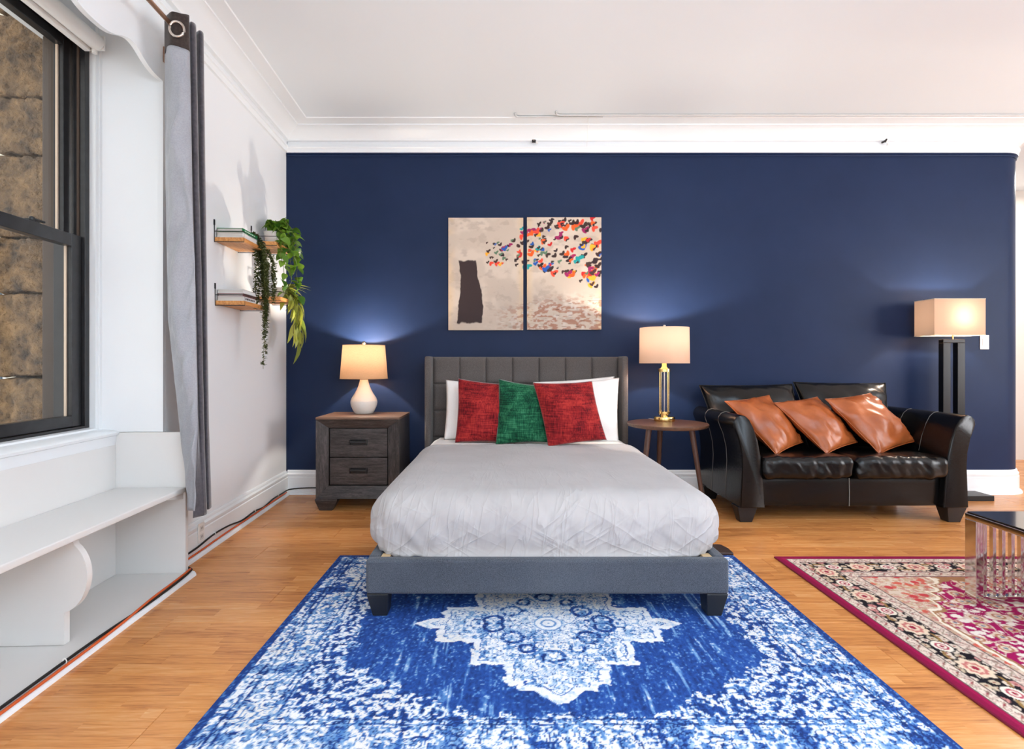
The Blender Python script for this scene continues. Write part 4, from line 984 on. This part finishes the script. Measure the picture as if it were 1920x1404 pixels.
for g, c0, c1 in ((big / sc, lin(226, 202, 176), lin(196, 116, 110)), (smol, lin(232, 220, 204), lin(176, 70, 90))):
    col = blend(col, blk, bb * ss(1.18, 1.10, g)); col = blend(col, c0, bb * ss(1.04, .96, g)); col = blend(col, c1, bb * ss(.70, .62, g) * ss(.40, .48, g)); col = blend(col, lin(150, 34, 60), bb * ss(.28, .2, g))
creamband(.232, .298, 2)
fm = ss(.298, .301, e); a_ = np.minimum(X - rx0, rx1 - X) - .30; b_ = np.minimum(Y - ry0, ry1 - Y) - .30
sca = .05 * np.abs(np.sin(np.arctan2(b_, a_) * 9)) + .02 * wv
cur = .36 - a_ - .75 * b_ + sca                  # lobed cream corner
cur = np.maximum(cur, .0 + sca - b_); cur = np.maximum(cur, .0 + sca - a_)
corner = ss(-.004, .004, cur)
col = blend(col, crim2, fm)
cd, cid = cells(X * 9.5, Y * 9.5, 15); cd2, cid2 = cells(X * 21 + wv, Y * 21, 19)
swirl = np.abs(np.sin(fbm(X * 6, Y * 6, 23, 2) * 26))
f1 = ss(.36, .30, cd + wv * .45) * ss(.25, .4, fbm(X * 55, Y * 55, 77, 2)); f2 = ss(.36, .28, cd2 + wv * .4); vi = ss(.22, .12, swirl)
field = fm * (1 - corner)
col = blend(col, lin(226, 204, 186), field * vi * .85); col = blend(col, lin(238, 226, 214), field * f2 * (cid2 > .30))
col = blend(col, lin(228, 206, 184), field * f1); col = blend(col, lin(180, 120, 90), field * ss(.26, .22, cd) * ss(.14, .18, cd)); col = blend(col, lin(120, 130, 140), field * ss(.10, .06, cd))
cor = fm * corner; col = blend(col, lin(214, 194, 174), cor)
gr = ss(.50, .58, fbm(X * 70, Y * 70, 97, 2)); col = blend(col, lin(180, 140, 108), cor * gr * .6); gr = ss(.58, .64, fbm(X * 60, Y * 60, 99, 2)); col = blend(col, lin(186, 84, 84), cor * gr * .6)
col = blend(col, lin(196, 150, 104), cor * vi * .7); col = blend(col, lin(206, 96, 80), cor * f2 * (cid2 > .62)); col = blend(col, lin(196, 66, 70), cor * ss(.22, .15, cd) * (cid > .5))
col = blend(col, lin(166, 120, 84), fm * ss(.012, .006, np.abs(cur))); col = blend(col, lin(240, 228, 208), fm * ss(.012, .008, np.abs(cur - .018)))
col = np.where((e < .042)[..., None], crim * (1 - .25 * ss(.016, .012, np.abs(e - .012)))[..., None], col)
colour_grid('pile', rug2_m, X, Y, 0.0098 + .0005 * wv, col, rr_)

m = MB(); m.prism([(1.215, 3.115), (1.342, 3.115), (1.345, 3.20), (1.325, 3.265), (1.215, 3.27)], 'z', 0.0, 0.016)
m.build('floor_board', dark_brown, label='thin dark brown board on the floor beside the bed rail', cat='board', bevel=0.004)

# ------------------------------------------------------------------ coffee table
ctx, cty, cth = 2.16, 2.50, 0.43
ct = thing('coffee_table', 'chrome slatted coffee table with black glass top on the crimson rug', 'table', (ctx + 0.55, cty - 0.30, 0.0105))
X0, X1, Y0, Y1 = ctx, ctx + 1.1, cty - 0.62, cty; Z0 = 0.0105
for x_ in (X0, X1 - 0.035):
    for y_ in (Y0, Y1 - 0.06): m = MB(); m.box(x_, x_ + 0.035, y_, y_ + 0.06, Z0, cth - 0.032); m.build('post', chrome, ct, bevel=0.002)
for y_ in (Y0, Y1 - 0.035):
    m = MB(); m.box(X0 + 0.035, X1 - 0.035, y_, y_ + 0.035, Z0, Z0 + 0.035); m.build('bottom_rail', chrome, ct, bevel=0.002)
    x_ = X0 + 0.065
    while x_ < X1 - 0.06:
        m = MB(); m.box(x_, x_ + 0.015, y_ + 0.008, y_ + 0.028, Z0 + 0.035, cth - 0.032); m.build('slat', chrome, ct, bevel=0.001); x_ += 0.043
m = MB(); m.box(X0, X1, Y0, Y1, cth - 0.032, cth - 0.004); m.build('top_frame', chrome, ct, bevel=0.003)
m = MB(); m.box(X0 + 0.006, X1 - 0.006, Y0 + 0.006, Y1 - 0.006, cth - 0.004, cth + 0.002); m.build('glass_top', black_glass, ct, bevel=0.0015)

# ------------------------------------------------------------------ curtain and rod
rd = thing('curtain_rod', 'bronze curtain rod running along the top of the window recess', 'rod', (-1.5, 1.6, 2.785), 'L')
m = MB(); m.tube([(-1.5, 0.2, 2.785), (-1.5, 2.90, 2.785)], 0.011, 14); m.build('pole', pm('bronze_rod', C(176, 140, 116), 0.3, 0.8), rd, smooth=60)
for yb in (0.3, 2.895):
    m = MB(); m.tube([(LX + 0.002, yb, 2.74), (-1.54, yb, 2.76), (-1.5, yb, 2.772)], 0.007, 8); m.box(LX + 0.001, LX + 0.007, yb - 0.02, yb + 0.02, 2.70, 2.78); m.build('rod_bracket', pm('bronze_rod', None), rd, smooth=40)
m = MB(); m.lathe([(0.012, 0), (0.02, .01), (0.02, .03), (0.008, .036)], -1.5, 2.905, 16, True, 2.767); m.build('finial', pm('bronze_rod', None), rd, smooth=50)
zl = [2.845, 2.0, 1.35, 0.80, 0.343]
tab = {  # px at each height, depth at top and bottom
 0: ([309, 311, 316, 337, 358], 2.66, 2.745), 1: ([322, 322, 330, 349, 357], 2.585, 2.70), 2: ([340, 345, 352, 361, 360], 2.60, 2.675), 3: ([354, 360, 367, 371, 362], 2.64, 2.69),
 4: ([351, 357, 364, 372, 380], 2.71, 2.73), 5: ([359, 366, 372, 377, 383], 2.69, 2.74), 6: ([367, 373, 378, 382, 387], 2.72, 2.77), 7: ([365, 371, 376, 380, 386], 2.79, 2.85), 8: ([374, 380, 384, 387, 391], 2.76, 2.85), 9: ([381, 385, 388, 391, 396], 2.79, 2.905), 10: ([377, 380, 382, 385, 390], 2.87, 2.97)}
def cpt(k, t):           # t 0 top .. 1 bottom
    z = zl[0] + (zl[-1] - zl[0]) * t; px, d0, d1 = tab[k]
    p = np.interp(-z, [-a for a in zl], px); d = d0 + (d1 - d0) * t
    return Vector((PX(p, d), d, z))
def catm(p0, p1, p2, p3, s): return 0.5 * ((2 * p1) + (p2 - p0) * s + (2 * p0 - 5 * p1 + 4 * p2 - p3) * s * s + (3 * p1 - p0 - 3 * p2 + p3) * s ** 3)
def curtain_strip(k0, k1, t0, t1, nv, out=0.0, wr=0.0, bow=0.0):
    sub = 7; M_ = MB(); nu = (k1 - k0) * sub
    def fn(a, b):
        x = k0 + a * (k1 - k0); k = min(int(x), k1 - 1); s = x - k; t = t0 + (t1 - t0) * b
        q = [cpt(max(0, min(10, k + i)), t) for i in (-1, 0, 1, 2)]
        p = catm(*q, s); w = math.sin(a * math.pi) * wr * (noise.noise(Vector((p.x * 14 + p.z * 2.5, p.z * 1.6, 3))) + .5 * noise.noise(Vector((p.x * 26 - p.z * 7, p.z * 3.5, 7))))
        p.y += w + out; p.x += w * .5
        if b == 0 and bow: p.z -= bow * math.sin(a * math.pi)
        return p
    M_.grid(fn, nu, nv); return M_
cu = thing('curtain', 'long grey velvet grommet curtain bunched beside the window', 'curtain', (-1.60, 2.75, 0.343))
for nm, k0, k1, t0, t1, mt_, nv, bow in (('lining', 0, 3, .072, .985, lining_fab, 130, 0), ('header', 0, 3, 0, .072, header_fab, 8, .02), ('panel', 3, 10, 0, 1, curtain_fab, 130, 0)):
    o = curtain_strip(k0, k1, t0, t1, nv, 0, 0.045 if nm == 'lining' else 0.003, bow).build(nm, mt_, cu, smooth=180, recalc=False)
    s = o.modifiers.new('thickness', 'SOLIDIFY'); s.thickness = 0.004; s.offset = 0
gc = P(333, 56, 2.59)
m = MB(); m.tube([gc + Vector((0.030 * math.cos(a), -0.006 + 0.008 * math.cos(a), 0.036 * math.sin(a))) for a in [2 * math.pi * i / 28 for i in range(28)]], 0.0065, 8, True); m.build('grommet', nickel, cu, smooth=180)

# ------------------------------------------------------------------ wall shelves, books, plants (frame L)
def shelf(y0, y1, z, label):
    t = thing('wall_shelf', label, 'shelf', (-1.55, (y0 + y1) / 2, z), 'L', group='wood shelves on the window wall')
    m = MB(); m.box(LX + 0.003, -1.463, y0, y1, z, z + 0.026); m.build('board', shelf_wood, t, bevel=0.002)
    for yy in (y0 - 0.004, y1 + 0.004):
        m = MB(); m.tube([(LX + 0.004, yy, z + 0.125), (LX + 0.004, yy, z - 0.004), (-1.458, yy, z - 0.004), (-1.458, yy, z + 0.062), (LX + 0.004, yy, z + 0.062)], 0.0028, 6)
        m.box(LX + 0.001, LX + 0.006, yy - 0.006, yy + 0.006, z + 0.10, z + 0.135); m.build('wire_bracket', black_metal, t)
    m = MB(); m.tube([(-1.458, y0 - 0.004, z + 0.062), (-1.458, y1 + 0.004, z + 0.062)], 0.0025, 6); m.build('guard_rail', black_metal, t)
S = {1: (3.42, 3.745, 1.886), 2: (3.965, 4.29, 1.985), 3: (3.43, 3.78, 1.490), 4: (4.04, 4.36, 1.592)}
shelf(*S[1], 'upper wood shelf with the green book, nearer the curtain'); shelf(*S[2], 'upper wood shelf under the large-leaved plant near the corner')
shelf(*S[3], 'lower wood shelf of books, nearer the curtain'); shelf(*S[4], 'lower wood shelf near the corner holding the yellow-green plant')
def book(x0, x1, y0, y1, z0, z1, cover, label, mark=None):
    t = thing('book', label, 'book', ((x0 + x1) / 2, (y0 + y1) / 2, z0), 'L', group='books on the wall shelves')
    m = MB(); m.box(x0 + 0.003, x1 - 0.003, y0 + 0.004, y1 - 0.004, z0 + 0.003, z1 - 0.003); m.build('pages', pages_m, t)
    m = MB(); m.box(x0, x1, y0, y1, z0, z0 + 0.0028); m.box(x0, x1, y0, y1, z1 - 0.0028, z1); m.box(x1 - 0.003, x1, y0, y1, z0, z1); m.build('cover', cover, t)
    if mark is not None:
        m = MB(); yy = y0 + 0.03
        while yy < y1 - 0.05:
            w = 0.012 + 0.02 * random.random(); m.box(x1, x1 + 0.0006, yy, yy + w, z0 + (z1 - z0) * .3, z0 + (z1 - z0) * .7); yy += w + 0.008
        m.build('spine_lettering', mark, t)
y0, _, z = S[1]; z += 0.027
book(-1.635, -1.472, y0 + .01, y0 + .235, z, z + .034, book_white, 'thick white book under the green one on the upper shelf')
book(-1.632, -1.474, y0 + .012, y0 + .24, z + .0345, z + .060, book_green, 'green-spined book on top of the white one', print_pale)
y0, _, z = S[3]; z += 0.027
book(-1.635, -1.472, y0 + .01, y0 + .23, z, z + .028, book_white, 'bottom white book of the stack on the lower shelf', print_dark)
book(-1.633, -1.476, y0 + .015, y0 + .235, z + .0285, z + .046, book_rose, 'thin rose-spined book in the lower shelf stack', print_dark)
book(-1.634, -1.474, y0 + .012, y0 + .22, z + .0465, z + .072, book_white, 'top white book of the lower shelf stack')
book(-1.63, -1.49, y0 + .17, y0 + .235, z + .0725, z + .078, book_dark, 'small dark booklet lying on the lower stack')

def leaf_mesh(name, pts, mat, curl=0.15, fold=0.2):
    m = MB(); n = len(pts); v = []
    for a, w in pts:
        zz = -curl * a * a
        v += [(-w, a, zz + abs(w) * fold), (0, a, zz), (w, a, zz + abs(w) * fold)]
    f = []
    for i in range(n - 1): f += [(3 * i, 3 * i + 1, 3 * i + 4, 3 * i + 3), (3 * i + 1, 3 * i + 2, 3 * i + 5, 3 * i + 4)]
    m.add(v, f); me = bpy.data.meshes.new(name); me.from_pydata(m.v, [], m.f); me.materials.append(mat); me.polygons.foreach_set('use_smooth', [True] * len(me.polygons)); return me
heart = leaf_mesh('leaf', [(-.08, .26), (.05, .40), (.25, .45), (.5, .38), (.75, .22), (1.0, .0)], leaf_big, .3)
strap = leaf_mesh('leaf', [(0, .02), (.15, .10), (.35, .14), (.6, .12), (.85, .06), (1.0, .0)], leaf_long, 0.55, .3)
def pot(t, cx, cy, z, r, h):
    m = MB(); m.lathe([(r * .72, 0), (r * .78, .004), (r, h - .006), (r * 1.04, h - .006), (r * 1.04, h), (r * .92, h), (r * .9, h - .012)], cx, cy, 28, False, z); m.build('pot', pot_m, t, smooth=50)
    m = MB(); m.lathe([(r * .9, h - .014), (0.001, h - .010)], cx, cy, 24, False, z); m.lathe([(0.001, 0.001), (r * .72, 0.001)], cx, cy, 24, False, z); m.build('soil', soil_m, t)
def vine_path(cx, cy, z, ex, ey, ez, rise, n=14, jit=.012):
    out = []
    for i in range(n + 1):
        s = i / n; a = min(1, s * 2.2); h = z + rise * math.sin(min(1, s * 3) * math.pi * .5) * (1 - s) - (z - ez) * max(0, s - .12) / .88
        out.append(Vector((cx + (ex - cx) * a + random.uniform(-jit, jit), cy + (ey - cy) * a + random.uniform(-jit, jit), h)))
    return out
# pothos on the upper shelf by the corner
y0, y1, z = S[2]; z += .027; cx, cy = -1.55, (y0 + y1) / 2
pt = thing('pothos_plant', 'trailing plant with large heart-shaped green leaves on the upper corner shelf', 'plant', (cx, cy, z), 'L')
pot(pt, cx, cy, z, .062, .10)
st_ = MB(); vines = [vine_path(cx, cy, z + .09, *e_) for e_ in ((-1.46, cy - .02, z - .36, .17), (-1.44, cy + .05, z - .30, .14), (-1.42, cy + .10, z - .20, .16), (-1.44, cy - .10, z - .16, .10), (-1.40, cy + .02, z - .10, .20), (-1.50, cy + .06, z + .16, .05), (-1.56, cy - .05, z + .17, .06), (-1.47, cy + .0, z + .12, .10), (-1.41, cy + .12, z - .42, .12))]
for vp in vines: st_.tube(vp, .0022, 5)
st_.build('vine', stem_m, pt, smooth=180)
for vp in vines:
    for i in range(2, len(vp)):
        for q in range(2 if i < 9 else 1):
            s = random.uniform(.046, .076); yaw = random.uniform(0, 6.28)
            inst(heart, 'leaf', pt, vp[i] + Vector((random.uniform(-.012, .02), random.uniform(-.02, .02), random.uniform(-.01, .02))), (random.uniform(-1.1, -.1), random.uniform(-.5, .5), yaw), s)
# small-leaved trailing plant on the upper shelf, hanging low
y0, y1, z = S[1]; z += .027; cx, cy = -1.535, y1 - .055
sp_ = thing('string_plant', 'long trailing plant with tiny green leaves hanging past both shelves', 'plant', (cx, cy, z), 'L')
pot(sp_, cx, cy, z, .048, .07)
st_ = MB(); fo = MB(); vines = []
for k in range(16):
    ez = 1.085 + [0, .10, .22, .28, .30, .34, .38, .40, .42, .45, .45, .46, .5, .5, .55, .6][k]; wide = 0.014 if ez < 1.44 else .075
    vines.append(vine_path(cx, cy, z + .06, -1.435 + random.uniform(-.6, .6) * wide, cy + random.uniform(-1, 1) * wide, ez, random.uniform(.02, .06), 26, .006))
for vp in vines: st_.tube(vp, .0014, 4)
def add_leaf(mb, p, size, w):
    a = random.uniform(0, 6.28); e = random.uniform(-.9, .7); d = Vector((math.cos(a) * math.cos(e), math.sin(a) * math.cos(e), math.sin(e))); s = d.cross(Vector((0, 0, 1))).normalized() * w; up = d.cross(s).normalized() * w * .35
    p = p + d * .002; mb.add([p, p + d * size * .45 + s + up, p + d * size, p + d * size * .45 - s + up], [(0, 1, 2), (0, 2, 3)])
for vp in vines:
    for i in range(len(vp) - 1):
        for q in range(9): add_leaf(fo, vp[i].lerp(vp[i + 1], random.random()), random.uniform(.015, .027), .0085)
st_.build('vine', stem_m, sp_, smooth=180); fo.build('foliage', leaf_small, sp_, kind='stuff', recalc=False)
# yellow-green strap-leaved plant on the lower corner shelf
y0, y1, z = S[4]; z += .027; cx, cy = -1.535, y1 - .10
yp = thing('strap_plant', 'yellow-green long-leaved plant drooping off the lower corner shelf', 'plant', (cx, cy, z), 'L')
pot(yp, cx, cy, z, .055, .09)
for k in range(26):
    a = random.uniform(-1.9, .5); s = random.uniform(.12, .20)
    inst(strap, 'leaf', yp, (cx + .02 * math.cos(a), cy + .02 * math.sin(a), z + .085), (random.uniform(-.5, .6), random.uniform(-.2, .2), a), s)
vines = [vine_path(cx, cy, z + .09, -1.425 + random.uniform(-.03, .03), cy + random.uniform(-.05, .05), 1.26 + random.uniform(0, .16), .05, 12) for k in range(5)]
st_ = MB()
for vp in vines: st_.tube(vp, .002, 5)
st_.build('stem', stem_m, yp, smooth=180)
for vp in vines:
    for i in range(3, len(vp)):
        inst(strap, 'leaf', yp, vp[i], (random.uniform(-1.4, -.7), random.uniform(-.4, .4), random.uniform(-2.6, 1.0)), random.uniform(.09, .16))

# ------------------------------------------------------------------ cables, sockets, small fittings
def cable(nm, mat, label, pts, r):
    m = MB(); q = []
    for i in range(len(pts) - 1):
        for s in range(6):
            q.append(catm(*[Vector(pts[max(0, min(len(pts) - 1, i + k))]) for k in (-1, 0, 1, 2)], s / 6))
    q.append(Vector(pts[-1])); m.tube(q, r, 8); return m.build(nm, mat, frame='L', smooth=180, label=label, cat='cable')
wx = LX + .024
cable('power_cable', black_rubber, 'black cable clipped along the skirting under the shelves', [(wx + .006, 2.94, .062), (wx + .006, 3.15, .060), (wx + .006, 3.35, .075), (wx + .006, 3.55, .068), (wx + .006, 3.75, .045), (wx + .006, 3.95, .050), (wx + .006, 4.12, .036), (wx + .006, 4.30, .050), (wx + .006, 4.48, .046), (wx + .014, 4.60, .048), (wx + .05, 4.636, .05), (wx + .16, 4.640, .056), (wx + .30, 4.634, .056)], .0055)
cable('power_cable', orange_rubber, 'orange cable running along the skirting top of the shoe moulding', [(wx + .010, 2.94, .034), (wx + .011, 3.2, .033), (wx + .010, 3.5, .036), (wx + .011, 3.8, .033), (wx + .010, 4.1, .033), (wx + .011, 4.4, .034), (wx + .014, 4.58, .034)], .0055)
bxx = -1.5085
cable('power_cable', black_rubber, 'black cable along the foot of the window bench', [(bxx + .030, .3, .020), (bxx + .026, .7, .024), (bxx + .012, 1.15, .030), (bxx + .007, 1.5, .036), (bxx + .007, 1.85, .038), (bxx + .007, 2.2, .036), (bxx + .012, 2.45, .030), (bxx + .014, 2.7, .031), (bxx + .010, 2.86, .036), (bxx - .01, 2.90, .040), (bxx - .08, 2.915, .05)], .0055)
cable('power_cable', orange_rubber, 'orange cable along the foot of the window bench', [(bxx + .018, .3, .034), (bxx + .016, .7, .036), (bxx + .018, 1.15, .029), (bxx + .016, 1.6, .028), (bxx + .018, 2.0, .028), (bxx + .016, 2.3, .030), (bxx + .007, 2.55, .038), (bxx + .006, 2.75, .040), (bxx + .004, 2.88, .044)], .0055)
for i, (x_, yy, zz, lab) in enumerate(((wx, 3.36, .075, 'white cable clip on the skirting nearest the socket'), (wx, 3.95, .05, 'white cable clip halfway along the skirting'), (wx, 4.40, .05, 'white cable clip on the skirting by the corner'), (bxx, 1.62, .036, 'white cable clip at the near end of the bench foot'), (bxx, 2.02, .037, 'white cable clip midway along the bench foot'))):
    m = MB(); m.box(x_ + .0005, x_ + .005, yy - .006, yy + .006, zz - .010, zz + .012); m.tube([(x_ + .004, yy, zz + .009), (x_ + .010, yy, zz + .011), (x_ + .0145, yy, zz + .003), (x_ + .012, yy, zz - .009)], .0022, 6); m.build('cable_clip', white_plastic, frame='L', label=lab, cat='clip', group='white cable clips', bevel=.0008)
so = thing('wall_socket', 'white double wall socket on the skirting beside the curtain', 'socket', (LX + .025, 3.21, .085), 'L')
m = MB(); m.box(LX + .0243, LX + .030, 3.175, 3.245, .075, .19); m.build('plate', white_plastic, so, bevel=.003)
for zz in (.108, .157):
    m = MB(); m.box(LX + .030, LX + .032, 3.192, 3.228, zz - .016, zz + .016); r_ = m.build('receptacle', pm('socket_face', C(214, 212, 208), .4), so, bevel=.002)
    for dy in (-.007, .007): m = MB(); m.box(LX + .032, LX + .0326, 3.21 + dy - .0014, 3.21 + dy + .0014, zz - .004, zz + .008); m.build('slot', black_metal, r_)
sw = thing('light_switch', 'white light switch on the navy wall right of the floor lamp', 'switch', (PX(1846, 4.585), BW - .006, PZ(655, 4.585)))
x0, x1, z1, z0 = PX(1837.5, 4.585), PX(1854.5, 4.585), PZ(628, 4.585), PZ(655, 4.585)
m = MB(); m.box(x0, x1, BW - .007, BW - .0005, z0, z1); m.build('plate', white_plastic, sw, bevel=.003)
m = MB(); m.box((x0 + x1) / 2 - .018, (x0 + x1) / 2 + .018, BW - .0095, BW - .007, (z0 + z1) / 2 - .034, (z0 + z1) / 2 + .034); m.build('rocker', pm('switch_rocker', C(226, 224, 220), .35), sw, bevel=.002)
for px0, px1, dd, lab in ((966, 1130, 4.315, 'white conduit on the ceiling, the one starting farther left'), (1042, 1935, 4.285, 'white conduit on the ceiling, the longer nearer one')):
    m = MB(); xa, xb = PX(px0, dd), PX(px1, dd); zc = CEIL - .0085 - .002
    m.tube([(xa, dd - .055, zc + .006), (xa, dd - .03, zc), (xa + .012, dd - .006, zc), (xa + .04, dd, zc)] + [(xa + .04 + (xb - xa - .04) * i / 8, dd - .0 * i, zc) for i in range(1, 9)], .008, 8); m.build('ceiling_conduit', pm('conduit_paint', C(200, 199, 197), .5), smooth=180, label=lab, cat='conduit')
m = MB(); xw = PX(1103, 4.36); m.tube([(xw - .02, 4.30, CEIL - .012), (xw - .008, 4.32, CEIL - .006), (xw, 4.36, CEIL - .02), (xw + .001, 4.40, 3.02), (xw - .002, 4.42, 2.90 + .01)], .0016, 6)
m.build('hanging_wire', white_plastic, smooth=180, label='thin white wire hanging from the ceiling conduit above the canvases', cat='wire')
for px, py, lab, rot in ((1001, 262, 'small black hook on the cornice above the canvases', 0), (1660, 265, 'small black tilted hook on the cornice above the sofa', 1)):
    x_ = PX(px, 4.55); z_ = PZ(py, 4.55); t = thing('picture_hook', lab, 'hook', (x_, 4.55, z_ - .02), group='cornice hooks')
    m = MB(); yb = BW - .030
    if rot: m.prism([(x_ - .025, z_ - .016), (x_ + .008, z_ - .004), (x_ + .02, z_ + .02), (x_ + .008, z_ + .024), (x_ - .008, z_ + .006), (x_ - .03, z_ - .002)], 'y', yb - .012, yb)
    else: m.box(x_ - .016, x_ + .016, yb - .008, yb, z_ - .022, z_ + .022)
    m.build('plate', black_metal, t, bevel=.002)
    m = MB(); m.tube([(x_, yb - .008, z_ - .008), (x_, yb - .022, z_ - .012), (x_, yb - .026, z_ - .002)], .003, 6); m.build('prong', nickel, t)
    m = MB(); m.box(x_ + .018, x_ + .034, yb - .01, yb, z_ - .03, z_ - .012); m.build('clip', white_plastic, t, bevel=.002)
